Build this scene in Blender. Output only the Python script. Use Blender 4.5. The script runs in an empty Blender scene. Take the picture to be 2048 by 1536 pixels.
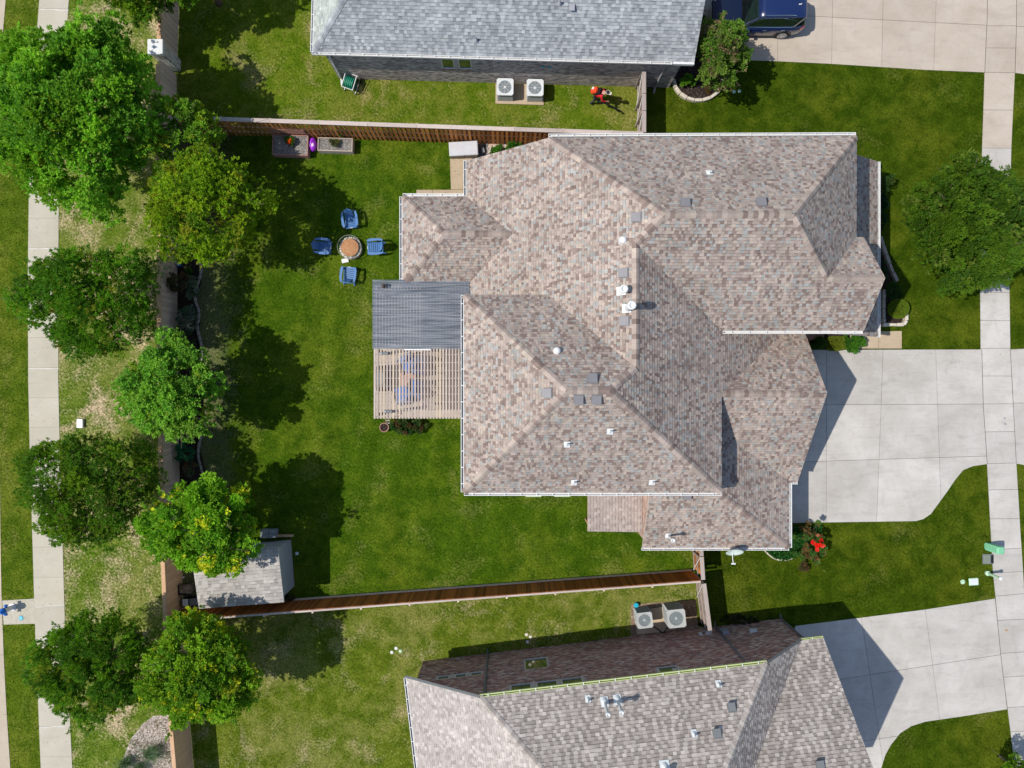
import bpy, math, random
import numpy as np
from mathutils import Vector, Matrix, Euler

random.seed(7)
R = random.Random(11)
SC = bpy.context.scene
COL = SC.collection

# ------------------------------------------------------------ camera, sky, sun, exposure
CAM_H = 37.0
FOC = 1423.0                       # focal length in pixels of the 2048 px wide photograph
cam_d = bpy.data.cameras.new('camera')
cam_d.sensor_width = 36.0
cam_d.lens = 36.0 * FOC / 2048.0
cam_d.clip_end = 600.0
cam = bpy.data.objects.new('camera', cam_d)
cam.location = (0, 0, CAM_H)
cam.rotation_euler = (0, 0, 0)
COL.objects.link(cam)
SC.camera = cam

SUN_EL = math.radians(54.7)
SUN_AZ = math.radians(8.1)         # the light travels east and a little north
world = bpy.data.worlds.new("World")
SC.world = world
world.use_nodes = True
wn = world.node_tree
wn.nodes.clear()
w_out = wn.nodes.new('ShaderNodeOutputWorld')
w_bg = wn.nodes.new('ShaderNodeBackground')
w_sky = wn.nodes.new('ShaderNodeTexSky')
w_sky.sky_type = 'NISHITA'
w_sky.sun_disc = False
w_sky.sun_elevation = SUN_EL
w_sky.sun_rotation = math.radians(270 - 8.1)
w_sky.air_density = 1.0
w_sky.dust_density = 0.6
w_sky.ozone_density = 1.2
w_bg.inputs['Strength'].default_value = 0.145
wn.links.new(w_sky.outputs[0], w_bg.inputs['Color'])
wn.links.new(w_bg.outputs[0], w_out.inputs['Surface'])

sun_d = bpy.data.lights.new('sun', 'SUN')
sun_d.energy = 4.25
sun_d.angle = math.radians(0.53)
sun_d.color = (1.0, 0.955, 0.89)
sun = bpy.data.objects.new('sun', sun_d)
ldir = Vector((math.cos(SUN_AZ) * math.cos(SUN_EL), math.sin(SUN_AZ) * math.cos(SUN_EL), -math.sin(SUN_EL)))
sun.rotation_euler = ldir.to_track_quat('-Z', 'Y').to_euler()
sun.location = (-40, -6, 60)
COL.objects.link(sun)

SC.view_settings.view_transform = 'Standard'
SC.view_settings.look = 'None'
SC.view_settings.gamma = 1.0
SC.view_settings.exposure = 0.0
SC.view_settings.use_curve_mapping = False
SC.cycles.max_bounces = 6
SC.cycles.transparent_max_bounces = 12
SC.render.resolution_x = 1024
SC.render.resolution_y = 768

# ------------------------------------------------------------ helpers
def W(px, py, z=0.0):
    """a point of the place from its position in the survey photograph and its height"""
    k = (CAM_H - z) / FOC
    return Vector(((px - 1024) * k, (768 - py) * k, z))

def G(px, py):
    v = W(px, py, 0)
    return (v.x, v.y)

class MB:
    """collects geometry and links it as one mesh object"""
    def __init__(self):
        self.v = []; self.f = []; self.m = []; self.c = []
    def add(self, verts, faces, mat=0, col=None):
        b = len(self.v)
        self.v.extend([tuple(p) for p in verts])
        for f in faces:
            self.f.append(tuple(i + b for i in f)); self.m.append(mat); self.c.append(col)
    def quad(self, a, b, c, d, mat=0, col=None):
        self.add([a, b, c, d], [(0, 1, 2, 3)], mat, col)
    def box(self, c, s, rz=0.0, mat=0, M=None, col=None):
        x, y, z = s[0] / 2, s[1] / 2, s[2] / 2
        P = [Vector((i, j, k)) for i in (-x, x) for j in (-y, y) for k in (-z, z)]
        if M is None:
            M = Matrix.Translation(Vector(c)) @ Matrix.Rotation(rz, 4, 'Z')
        else:
            M = Matrix.Translation(Vector(c)) @ M
        P = [M @ p for p in P]
        self.add(P, [(0, 1, 3, 2), (4, 6, 7, 5), (0, 4, 5, 1), (2, 3, 7, 6), (0, 2, 6, 4), (1, 5, 7, 3)], mat, col)
    def bevbox(self, c, s, b=0.02, rz=0.0, mat=0, M=None):
        """box with chamfered top and vertical edges"""
        x, y, z = s[0] / 2, s[1] / 2, s[2] / 2
        ring = lambda X, Y, q: [(-X + q, -Y), (X - q, -Y), (X, -Y + q), (X, Y - q), (X - q, Y), (-X + q, Y), (-X, Y - q), (-X, -Y + q)]
        T = (Matrix.Translation(Vector(c)) @ (Matrix.Rotation(rz, 4, 'Z') if M is None else M))
        P = []
        for (X, Y, Z) in ((x, y, -z), (x, y, z - b), (x - b, y - b, z)):
            P += [T @ Vector((p[0], p[1], Z)) for p in ring(X, Y, b)]
        F = [tuple(range(7, -1, -1)), tuple(range(16, 24))]
        for k in range(2):
            for i in range(8):
                j = (i + 1) % 8
                F.append((k * 8 + i, k * 8 + j, k * 8 + 8 + j, k * 8 + 8 + i))
        self.add(P, F, mat)
    def prism(self, poly, z0, z1, mat=0, matside=None, col=None):
        """vertical prism; z0,z1 numbers or lists"""
        n = len(poly)
        if area2(poly) < 0:
            poly = poly[::-1]
            if isinstance(z0, (list, tuple)): z0 = z0[::-1]
            if isinstance(z1, (list, tuple)): z1 = z1[::-1]
        Z0 = z0 if isinstance(z0, (list, tuple)) else [z0] * n
        Z1 = z1 if isinstance(z1, (list, tuple)) else [z1] * n
        P = [(p[0], p[1], Z0[i]) for i, p in enumerate(poly)] + [(p[0], p[1], Z1[i]) for i, p in enumerate(poly)]
        self.add(P, [tuple(range(n, 2 * n))], mat, col)
        self.add(P, [tuple(range(n - 1, -1, -1))] + [(i, (i + 1) % n, n + (i + 1) % n, n + i) for i in range(n)],
                 mat if matside is None else matside, col)
    def tube(self, pts, rad, n=6, mat=0, cap=True, col=None):
        pts = [Vector(p) for p in pts]
        if not isinstance(rad, (list, tuple)): rad = [rad] * len(pts)
        P = []
        for i, p in enumerate(pts):
            d = (pts[min(i + 1, len(pts) - 1)] - pts[max(i - 1, 0)])
            if d.length < 1e-9: d = Vector((0, 0, 1))
            d.normalize()
            a = d.cross(Vector((0, 0, 1)) if abs(d.z) < .9 else Vector((1, 0, 0))).normalized()
            b = d.cross(a)
            for k in range(n):
                t = 2 * math.pi * k / n
                P.append(p + (a * math.cos(t) + b * math.sin(t)) * rad[i])
        F = []
        for i in range(len(pts) - 1):
            for k in range(n):
                l = (k + 1) % n
                F.append((i * n + k, i * n + l, (i + 1) * n + l, (i + 1) * n + k))
        if cap:
            F.append(tuple(range(n - 1, -1, -1))); F.append(tuple((len(pts) - 1) * n + k for k in range(n)))
        self.add(P, F, mat, col)
    def lathe(self, c, prof, n=16, mat=0, M=None):
        """prof: list of (r,z)"""
        T = Matrix.Translation(Vector(c)) @ (M if M is not None else Matrix())
        P = []
        for r, z in prof:
            for k in range(n):
                t = 2 * math.pi * k / n
                P.append(T @ Vector((r * math.cos(t), r * math.sin(t), z)))
        F = []
        for i in range(len(prof) - 1):
            for k in range(n):
                l = (k + 1) % n
                F.append((i * n + k, i * n + l, (i + 1) * n + l, (i + 1) * n + k))
        F.append(tuple((len(prof) - 1) * n + k for k in range(n)))
        F.append(tuple(range(n - 1, -1, -1)))
        self.add(P, F, mat)
    def mesh(self, name, mats):
        me = bpy.data.meshes.new(name)
        me.from_pydata(self.v, [], self.f)
        for m in (mats if isinstance(mats, (list, tuple)) else [mats]): me.materials.append(m)
        me.polygons.foreach_set('material_index', self.m)
        if any(c is not None for c in self.c):
            at = me.color_attributes.new('col', 'FLOAT_COLOR', 'CORNER')
            a = np.ones((len(me.loops), 4), np.float32)
            k = 0
            for f, c in zip(self.f, self.c):
                if c is not None: a[k:k + len(f), :3] = c
                k += len(f)
            at.data.foreach_set('color', a.ravel())
        me.update()
        return me
    def build(self, name, mats, parent=None, world=False, smooth=False):
        return link(name, self.mesh(name, mats), parent, world, smooth)

def link(name, me, parent=None, world=False, smooth=False, loc=None, rot=None):
    o = bpy.data.objects.new(name, me)
    COL.objects.link(o)
    if parent is not None:
        o.parent = parent
        if world and parent.parent is None:
            o.location = -parent.location
    if loc is not None:
        L = Vector(loc)
        if world and parent is not None and parent.parent is None: L = L - parent.location
        o.location = L
    if rot is not None: o.rotation_euler = rot
    if smooth:
        me.polygons.foreach_set('use_smooth', [True] * len(me.polygons))
    return o

def tag(o, label=None, cat=None, group=None, kind=None):
    if label: o['label'] = label
    if cat: o['category'] = cat
    if group: o['group'] = group
    if kind: o['kind'] = kind
    return o

def thing(name, loc, label, cat, group=None, rz=0.0):
    o = bpy.data.objects.new(name, None)
    o.empty_display_size = .3
    COL.objects.link(o)
    o.location = Vector(loc) if len(loc) == 3 else Vector((loc[0], loc[1], 0))
    o.rotation_euler = (0, 0, rz)
    return tag(o, label, cat, group)

def children(o): return [c for c in bpy.data.objects if c.parent == o]

def copy_tree(o, loc=None, rz=None, label=None, parent=None):
    c = o.copy(); COL.objects.link(c)
    if parent is not None: c.parent = parent
    if loc is not None: c.location = loc
    if rz is not None: c.rotation_euler = (0, 0, rz)
    if label: c['label'] = label
    for ch in children(o):
        if ch.name != c.name: copy_tree(ch, parent=c)
    return c

def area2(p):
    return sum(p[i][0] * p[(i + 1) % len(p)][1] - p[(i + 1) % len(p)][0] * p[i][1] for i in range(len(p)))

def clip(poly, nx, ny, c):
    """keep nx*x+ny*y <= c"""
    out = []
    n = len(poly)
    for i in range(n):
        a, b = poly[i], poly[(i + 1) % n]
        da, db = nx * a[0] + ny * a[1] - c, nx * b[0] + ny * b[1] - c
        if da <= 0: out.append(a)
        if (da < 0 < db) or (db < 0 < da):
            t = da / (da - db)
            out.append((a[0] + (b[0] - a[0]) * t, a[1] + (b[1] - a[1]) * t))
    return out

def inside(poly, x, y):
    r = False; n = len(poly)
    for i in range(n):
        x1, y1 = poly[i][0], poly[i][1]; x2, y2 = poly[(i + 1) % n][0], poly[(i + 1) % n][1]
        if (y1 > y) != (y2 > y) and x < (x2 - x1) * (y - y1) / (y2 - y1) + x1: r = not r
    return r

def inside_np(poly, X, Y):
    r = np.zeros(X.shape, bool); n = len(poly)
    for i in range(n):
        x1, y1 = poly[i][0], poly[i][1]; x2, y2 = poly[(i + 1) % n][0], poly[(i + 1) % n][1]
        if y1 == y2: continue
        r ^= ((y1 > Y) != (y2 > Y)) & (X < (x2 - x1) * (Y - y1) / (y2 - y1) + x1)
    return r

def mesh_np(name, V, F, mat, cols=None):
    """V (n,3), F (m,k) all same k, cols per face (m,3)"""
    me = bpy.data.meshes.new(name)
    V = np.asarray(V, np.float32); F = np.asarray(F, np.int32)
    m, k = F.shape
    me.vertices.add(len(V)); me.vertices.foreach_set('co', V.ravel())
    me.loops.add(m * k); me.loops.foreach_set('vertex_index', F.ravel())
    me.polygons.add(m)
    me.polygons.foreach_set('loop_start', np.arange(0, m * k, k, dtype=np.int32))
    try: me.polygons.foreach_set('loop_total', np.full(m, k, np.int32))
    except Exception: pass
    me.materials.append(mat)
    if cols is not None:
        at = me.color_attributes.new('col', 'FLOAT_COLOR', 'CORNER')
        a = np.ones((m, k, 4), np.float32); a[:, :, :3] = np.asarray(cols, np.float32)[:, None, :]
        at.data.foreach_set('color', a.ravel())
    me.update(calc_edges=True)
    return me

# ------------------------------------------------------------ materials
MATS = {}
class NT:
    def __init__(self, name):
        self.m = bpy.data.materials.new(name); self.m.use_nodes = True
        self.t = self.m.node_tree; self.t.nodes.clear()
        self.out = self.n('ShaderNodeOutputMaterial')
    def n(self, kind, **kw):
        x = self.t.nodes.new(kind)
        for k, v in kw.items(): setattr(x, k, v)
        return x
    def l(self, a, b): self.t.links.new(a, b)
    def val(self, inp, v):
        if hasattr(v, 'is_output') or isinstance(v, bpy.types.NodeSocket): self.l(v, inp)
        else: inp.default_value = v
    def pos(self, scale=(1, 1, 1), rz=0, obj=False):
        if obj: s = self.n('ShaderNodeTexCoord').outputs['Object']
        else: s = self.n('ShaderNodeNewGeometry').outputs['Position']
        mp = self.n('ShaderNodeMapping'); mp.inputs['Scale'].default_value = scale; mp.inputs['Rotation'].default_value = (0, 0, rz)
        self.l(s, mp.inputs['Vector']); return mp.outputs[0]
    def noise(self, vec, scale, detail=3, rough=.55, dist=0):
        x = self.n('ShaderNodeTexNoise'); self.l(vec, x.inputs['Vector'])
        x.inputs['Scale'].default_value = scale; x.inputs['Detail'].default_value = detail
        x.inputs['Roughness'].default_value = rough; x.inputs['Distortion'].default_value = dist
        return x.outputs['Fac']
    def ramp(self, fac, stops):
        x = self.n('ShaderNodeValToRGB'); self.l(fac, x.inputs[0])
        e = x.color_ramp.elements
        while len(e) < len(stops): e.new(.5)
        for i, (p, c) in enumerate(stops):
            e[i].position = p
            e[i].color = (c, c, c, 1) if isinstance(c, (int, float)) else (*c, 1)
        return x.outputs[0]
    def mix(self, fac, a, b, mode='MIX'):
        x = self.n('ShaderNodeMix', data_type='RGBA', blend_type=mode)
        x.clamp_factor = True
        self.val(x.inputs[0], fac)
        for s, v in ((x.inputs[6], a), (x.inputs[7], b)):
            if isinstance(v, bpy.types.NodeSocket): self.l(v, s)
            else: s.default_value = (*v, 1) if len(v) == 3 else v
        return x.outputs[2]
    def math(self, op, a, b=0.0):
        x = self.n('ShaderNodeMath', operation=op); self.val(x.inputs[0], a); self.val(x.inputs[1], b); return x.outputs[0]
    def attr(self, name='col'):
        x = self.n('ShaderNodeAttribute', attribute_name=name); return x.outputs['Color']
    def rand(self): return self.n('ShaderNodeObjectInfo').outputs['Random']
    def bump(self, h, strength=.3, dist=.01):
        x = self.n('ShaderNodeBump'); x.inputs['Strength'].default_value = strength; x.inputs['Distance'].default_value = dist
        self.l(h, x.inputs['Height']); return x.outputs[0]
    def pbr(self, col, rough=.8, metal=0, spec=.3, normal=None, coat=0, alpha=None):
        x = self.n('ShaderNodeBsdfPrincipled')
        if isinstance(col, bpy.types.NodeSocket): self.l(col, x.inputs['Base Color'])
        else: x.inputs['Base Color'].default_value = (*col, 1)
        self.val(x.inputs['Roughness'], rough); x.inputs['Metallic'].default_value = metal
        x.inputs['Specular IOR Level'].default_value = spec
        if coat: x.inputs['Coat Weight'].default_value = coat; x.inputs['Coat Roughness'].default_value = .04
        if normal is not None: self.l(normal, x.inputs['Normal'])
        if alpha is not None: self.val(x.inputs['Alpha'], alpha)
        return x.outputs[0]
    def done(self, sh):
        self.l(sh, self.out.inputs['Surface']); return self.m

def mat_lawn(name, dark, light, dry=(.30, .24, .12), dryamt=.5, patch=.35, yellow=(.13, .15, .03), yamt=.5, stripe=0.0, srz=0.0, bare=None):
    t = NT(name)
    p = t.pos((1, 1, .02))
    big = t.noise(p, .22, 4, .6, .4)
    mid = t.noise(p, 1.3, 5, .65, .3)
    fine = t.noise(t.pos((1, 1, 1), .6), 9, 4, .7)
    vfine = t.noise(p, 38, 2, .6)
    c = t.mix(t.ramp(mid, [(.38, 0.), (.62, 1.)]), dark, light)
    c = t.mix(t.math('MULTIPLY', t.ramp(t.math('ADD', t.math('MULTIPLY', big, .6), t.math('MULTIPLY', mid, .4)), [(.47, 0.), (.60, 1.)]), yamt), c, yellow)
    d = t.math('ADD', t.math('MULTIPLY', t.noise(t.pos((1, 1, .02), 1.1), patch, 4, .6, .6), .62), t.math('MULTIPLY', fine, .38))
    c = t.mix(t.math('MULTIPLY', t.ramp(d, [(.6 - dryamt * .16, 0.), (.70 - dryamt * .1, 1.)]), min(1, dryamt + .25)), c, dry)
    if stripe:
        wv = t.n('ShaderNodeTexWave'); t.l(t.pos((1, 1, .0), srz), wv.inputs['Vector']); wv.inputs['Scale'].default_value = .16
        wv.inputs['Distortion'].default_value = .6
        c = t.mix(t.math('MULTIPLY', t.ramp(wv.outputs['Fac'], [(.3, 0.), (.7, 1.)]), stripe), c, t.mix(1.0, c, (.72, .78, .7), 'MULTIPLY'))
    if bare:   # worn earth spreading from the tree line
        sp = t.n('ShaderNodeSeparateXYZ'); t.l(t.pos(), sp.inputs[0])
        mr = t.n('ShaderNodeMapRange'); t.l(sp.outputs[0], mr.inputs[0]); mr.inputs[1].default_value = bare[0]; mr.inputs[2].default_value = bare[1]; mr.inputs[3].default_value = .42; mr.inputs[4].default_value = -.12
        q = t.math('ADD', mr.outputs[0], t.math('ADD', t.math('MULTIPLY', t.noise(p, .9, 5, .65, .5), .55), t.math('MULTIPLY', fine, .35)))
        c = t.mix(t.math('MULTIPLY', t.ramp(q, [(.58, 0.), (.78, 1.)]), .6), c, bare[2])
    f2 = t.ramp(t.math('ADD', t.math('MULTIPLY', fine, .5), t.math('MULTIPLY', vfine, .5)), [(.36, .42), (.64, 1.6)])
    c = t.mix(1.0, c, f2, 'MULTIPLY')
    return t.done(t.pbr(c, 1.0, spec=.0, normal=t.bump(t.math('ADD', fine, vfine), .55, .03)))

def mat_concrete(name, a, b, stain=.35, rnd=.12, warm=(.42, .34, .25)):
    t = NT(name)
    p = t.pos()
    n1 = t.noise(p, .5, 5, .6, .5); n2 = t.noise(p, 3.2, 5, .65); n3 = t.noise(p, 60, 2)
    c = t.mix(t.ramp(n1, [(.35, 0.), (.65, 1.)]), a, b)
    c = t.mix(t.math('MULTIPLY', t.ramp(n2, [(.5, 0.), (.75, 1.)]), stain), c, warm)
    c = t.mix(t.math('MULTIPLY', t.ramp(t.noise(t.pos((1, .35, 1)), 1.4, 4, .6, 1.0), [(.56, 0.), (.7, 1.)]), stain * .6), c, t.mix(1.0, c, (.72, .72, .74), 'MULTIPLY'))
    c = t.mix(1.0, c, t.ramp(t.rand(), [(0, 1 - rnd), (1, 1 + rnd * .3)]), 'MULTIPLY')
    c = t.mix(1.0, c, t.ramp(n3, [(.3, .90), (.7, 1.06)]), 'MULTIPLY')
    drk = t.ramp(t.noise(t.pos((.25, 1, 1), .1), 2.6, 5, .7, .8), [(.50, 1.0), (.72, .84)])   # tyre and weather streaks
    c = t.mix(stain * 2.2, c, t.mix(1.0, c, drk, 'MULTIPLY'))
    crk = t.n('ShaderNodeTexVoronoi', feature='DISTANCE_TO_EDGE'); t.l(t.pos(), crk.inputs['Vector']); crk.inputs['Scale'].default_value = .23
    c = t.mix(t.math('MULTIPLY', t.ramp(crk.outputs['Distance'], [(.0, 1.), (.0028, 0.)]), t.ramp(t.noise(t.pos(), .35, 2), [(.56, 0.), (.62, .22)])), c, (.16, .14, .12))
    return t.done(t.pbr(c, .85, spec=.2, normal=t.bump(n3, .2, .004)))

def mat_attr(name, rough=.9, grain=28, amp=.18, spec=.15):
    t = NT(name)
    n = t.noise(t.pos(), grain, 3, .7); n2 = t.noise(t.pos(), .55, 4, .6)
    c = t.mix(1.0, t.attr(), t.ramp(n, [(.3, 1 - amp), (.7, 1 + amp)]), 'MULTIPLY')
    c = t.mix(1.0, c, t.ramp(n2, [(.35, .88), (.65, 1.06)]), 'MULTIPLY')
    c = t.mix(1.0, c, t.ramp(t.noise(t.pos(), 1.9, 5, .7, .6), [(.40, 1.03), (.70, .84)]), 'MULTIPLY')
    return t.done(t.pbr(c, rough, spec=spec, normal=t.bump(n, .25, .004)))

def mat_wood(name, a, b, axis=(1, 1, 1), rnd=.25, scale=6, rough=.8, objc=True):
    t = NT(name)
    p = t.pos(axis, obj=objc)
    n = t.noise(p, scale, 5, .6, .5)
    c = t.mix(t.ramp(n, [(.3, 0.), (.7, 1.)]), a, b)
    c = t.mix(1.0, c, t.ramp(t.rand(), [(0, 1 - rnd), (1, 1 + rnd)]), 'MULTIPLY')
    c = t.mix(t.math('MULTIPLY', t.ramp(t.noise(t.pos(), 1.7, 4, .7), [(.55, 0.), (.7, 1.)]), .35), c, t.mix(1.0, c, (.55, .55, .55), 'MULTIPLY'))
    return t.done(t.pbr(c, rough, spec=.2, normal=t.bump(n, .3, .006)))

def mat_plain(name, c, rough=.5, metal=0, spec=.4, coat=0, var=.06, scale=4, bump=0):
    t = NT(name)
    n = t.noise(t.pos(obj=True), scale, 4, .6)
    cc = t.mix(1.0, c, t.ramp(n, [(.3, 1 - var), (.7, 1 + var)]), 'MULTIPLY')
    nn = t.bump(n, bump, .01) if bump else None
    return t.done(t.pbr(cc, rough, metal, spec, nn, coat))

def mat_leaf(name, trans=.40, rough=.6, spec=.12):
    t = NT(name)
    c = t.attr()
    a = t.pbr(c, rough, spec=spec)
    b = t.n('ShaderNodeBsdfTranslucent'); t.l(t.mix(1.0, c, (1.25, 1.35, .6), 'MULTIPLY'), b.inputs[0])
    m = t.n('ShaderNodeMixShader'); m.inputs[0].default_value = trans
    t.l(a, m.inputs[1]); t.l(b.outputs[0], m.inputs[2])
    return t.done(m.outputs[0])

def mat_ground(name, a, b, c3, s1=14, s2=1.2, rough=.95):
    t = NT(name)
    p = t.pos()
    v = t.n('ShaderNodeTexVoronoi'); t.l(p, v.inputs['Vector']); v.inputs['Scale'].default_value = s1
    n = t.noise(p, s1 * 1.4, 4, .7); n2 = t.noise(p, s2, 4)
    c = t.mix(t.ramp(n, [(.35, 0.), (.65, 1.)]), a, b)
    c = t.mix(t.ramp(v.outputs['Color'], [(.62, 0.), (.78, 1.)]), c, c3)
    c = t.mix(1.0, c, t.ramp(n2, [(.3, .75), (.7, 1.15)]), 'MULTIPLY')
    return t.done(t.pbr(c, rough, spec=.1, normal=t.bump(v.outputs['Distance'], .6, .03)))

def mat_glass(name, tint=(.02, .05, .035)):
    t = NT(name)
    return t.done(t.pbr(tint, .04, spec=1.0, coat=.5))

M = {}
M['lawn_back'] = mat_lawn('lawn_back', (.040, .084, .004), (.066, .118, .006), dry=(.20, .20, .05), dryamt=.36, patch=.5, yellow=(.125, .160, .012), yamt=.6, stripe=.45, srz=.15, bare=(-16.4, -12.2, (.17, .155, .09)))
M['lawn_front'] = mat_lawn('lawn_front', (.033, .060, .003), (.055, .087, .005), dry=(.15, .15, .035), dryamt=.25, patch=.45, yellow=(.11, .130, .010), yamt=.5, stripe=.5, srz=1.2)
M['lawn_north'] = mat_lawn('lawn_north', (.074, .126, .006), (.118, .168, .012), dry=(.33, .26, .12), dryamt=.40, patch=.55, yellow=(.19, .19, .035), yamt=.6)
M['lawn_south'] = mat_lawn('lawn_south', (.076, .116, .008), (.130, .168, .016), dry=(.36, .29, .16), dryamt=.42, patch=.6, yellow=(.21, .21, .055), yamt=.7)
M['lawn_verge'] = mat_lawn('lawn_verge', (.080, .138, .010), (.140, .192, .025), dry=(.58, .43, .29), dryamt=.66, patch=.40, yellow=(.24, .24, .07), yamt=.65)
M['lawn_kerb'] = mat_lawn('lawn_kerb', (.056, .098, .006), (.092, .136, .010), dry=(.21, .20, .05), dryamt=.35, patch=.5, yellow=(.145, .17, .02), yamt=.6)
M['conc_walk'] = mat_concrete('concrete_walk', (.49, .445, .345), (.545, .50, .40), .22, .07, warm=(.43, .37, .28))
M['conc_drive'] = mat_concrete('concrete_drive', (.475, .44, .39), (.575, .54, .49), .42, .12, warm=(.46, .40, .33))
M['conc_drive_n'] = mat_concrete('concrete_drive_north', (.465, .39, .31), (.54, .465, .38), .34, .07, warm=(.44, .35, .25))
M['conc_tan'] = mat_concrete('concrete_tan', (.46, .35, .23), (.52, .41, .28), .2, .05)
M['conc_road'] = mat_concrete('concrete_road', (.48, .40, .30), (.53, .45, .34), .2, .03)
M['joint'] = mat_plain('joint_filler', (.09, .075, .06), .9)
M['joint_white'] = mat_plain('white_joint_seal', (.82, .80, .76), .7)
M['shingle'] = mat_attr('shingle_granules', .92, 30, .2)
M['brick'] = mat_attr('clay_brick', .88, 22, .22)
M['mortar'] = mat_plain('mortar', (.46, .42, .38), .95, bump=.3, scale=30)
M['mortar_dark'] = mat_plain('mortar_dark', (.52, .44, .39), .95, bump=.3, scale=30)
M['deck'] = mat_plain('roof_deck', (.22, .17, .15), .9)
M['white_metal'] = mat_plain('white_metal', (.72, .72, .70), .4, spec=.5)
M['gutter_in'] = mat_plain('gutter_inside', (.62, .60, .56), .6)
M['green_white'] = mat_plain('pale_green_gutter', (.50, .56, .26), .45)
M['fence_cap_grey'] = mat_wood('weathered_cap_wood', (.44, .36, .31), (.58, .49, .43), (.4, 8, 8), .12, 3)
M['fence_cap_tan'] = mat_wood('tan_cap_wood', (.52, .31, .17), (.62, .40, .24), (8, .4, 8), .10, 3)
M['fence_grey'] = mat_wood('grey_fence_board', (.60, .46, .355), (.70, .56, .44), (9, 9, .8), .16, 3)
M['fence_old'] = mat_wood('old_grey_board', (.27, .215, .18), (.40, .33, .285), (9, 9, .8), .2, 3)
M['pillar_stone'] = mat_plain('pillar_limestone', (.62, .60, .53), .9, var=.2, scale=8, bump=.4)
M['pillar_stone_b'] = mat_plain('pillar_limestone_warm', (.56, .50, .41), .9, var=.2, scale=8, bump=.4)
M['fence_tan'] = mat_wood('fresh_fence_board', (.66, .41, .24), (.74, .50, .32), (9, 9, .8), .14, 3)
M['fence_red'] = mat_wood('stained_fence_board', (.30, .085, .018), (.46, .15, .035), (9, 9, .8), .42, 4)
M['fence_orange'] = mat_wood('orange_stained_board', (.42, .15, .035), (.58, .25, .08), (9, 9, .8), .45, 4)
M['pergola'] = mat_wood('pergola_wood', (.40, .32, .27), (.52, .44, .38), (9, .5, 9), .16, 4)
M['pergola_tan'] = mat_wood('pergola_wood_tan', (.46, .36, .26), (.55, .46, .36), (9, .5, 9), .16, 4)
M['mulch'] = mat_ground('dark_mulch', (.018, .013, .012), (.05, .035, .028), (.085, .06, .05), 16)
M['soil'] = mat_ground('bare_soil', (.19, .13, .09), (.30, .22, .15), (.36, .28, .2), 9)
M['gravel'] = mat_ground('pale_gravel', (.26, .21, .17), (.46, .39, .33), (.6, .54, .48), 13)
M['gravel_grey'] = mat_ground('planter_gravel', (.10, .09, .08), (.26, .235, .21), (.42, .40, .37), 34)
M['stone'] = mat_plain('edging_stone', (.58, .52, .42), .9, var=.2, scale=8, bump=.4)
M['stone_grey'] = mat_plain('grey_edging_stone', (.36, .31, .27), .9, var=.2, scale=8, bump=.4)
M['bark'] = mat_wood('bark', (.09, .065, .05), (.18, .14, .11), (2, 2, .5), .1, 9)
M['leaf'] = mat_leaf('leaves')
M['petal'] = mat_leaf('petals', .15, .6)
M['glass'] = mat_glass('window_glass')
M['glass_dark'] = mat_glass('car_glass', (.006, .016, .012))
M['grey_metal'] = mat_plain('grey_sheet_metal', (.33, .33, .35), .5)
M['mauve_metal'] = mat_plain('taupe_vent_metal', (.215, .205, .21), .55)
M['black'] = mat_plain('black_plastic', (.012, .013, .015), .5)
M['ds_grey'] = mat_plain('grey_downspout', (.17, .18, .18), .5)
M['ac_grey'] = mat_plain('ac_casing', (.43, .44, .42), .45)
M['ac_light'] = mat_plain('ac_top', (.66, .68, .67), .4)
M['ac_dark'] = mat_plain('ac_coil', (.17, .20, .21), .6)
M['ac_mint'] = mat_plain('ac_pale', (.58, .68, .52), .45)
M['blade'] = mat_plain('fan_blade', (.62, .63, .65), .3, metal=.4)
M['blue'] = mat_plain('blue_chair_plastic', (.085, .20, .42), .5)
M['blue_dark'] = mat_plain('blue_cushion', (.03, .13, .42), .8)
M['navy'] = mat_plain('navy_paint', (.006, .018, .085), .25, spec=.6, coat=1.0, var=.02)
M['chrome'] = mat_plain('chrome', (.75, .76, .78), .12, metal=1, var=.01)
M['rubber'] = mat_plain('tyre_rubber', (.02, .02, .021), .8)
M['rim'] = mat_plain('alloy_rim', (.62, .63, .65), .25, metal=.7)
M['red_lens'] = mat_plain('red_lens', (.45, .01, .015), .15, coat=.6)
M['copper'] = mat_wood('rusty_copper', (.40, .15, .06), (.50, .30, .15), (1, 1, 1), .05, 5)
M['iron'] = mat_plain('green_grey_iron', (.20, .23, .18), .5)
M['resin_lid'] = mat_plain('grey_resin_lid', (.56, .56, .57), .5)
M['resin'] = mat_plain('taupe_resin', (.24, .22, .20), .6)
M['shed_wall'] = mat_plain('shed_wall', (.44, .45, .46), .7)
M['cinder'] = mat_plain('concrete_block', (.30, .32, .33), .9, bump=.3, scale=20)
M['mint'] = mat_plain('mint_pedestal', (.20, .52, .30), .5)
M['mint_pale'] = mat_plain('pale_mint_plastic', (.46, .66, .44), .5)
M['purple'] = mat_plain('purple_vinyl', (.36, .03, .62), .35)
M['pink_white'] = mat_plain('pale_pink_vinyl', (.82, .62, .80), .35)
M['red_wood'] = mat_wood('reddish_planter_wood', (.30, .15, .12), (.44, .25, .21), (1, 8, 8), .1, 4)
M['grey_wood'] = mat_wood('greyed_planter_wood', (.42, .34, .28), (.56, .47, .40), (1, 8, 8), .1, 4)
M['skin'] = mat_plain('skin', (.50, .29, .20), .55)
M['shirt'] = mat_plain('red_shirt', (.62, .015, .03), .8)
M['orange_red'] = mat_plain('orange_machine', (.75, .07, .02), .4)
M['trousers'] = mat_plain('dark_trousers', (.05, .055, .06), .9)
M['hair'] = mat_plain('dark_hair', (.02, .015, .012), .7)
M['cyan'] = mat_plain('cyan_plastic', (.02, .40, .55), .4)
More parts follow.
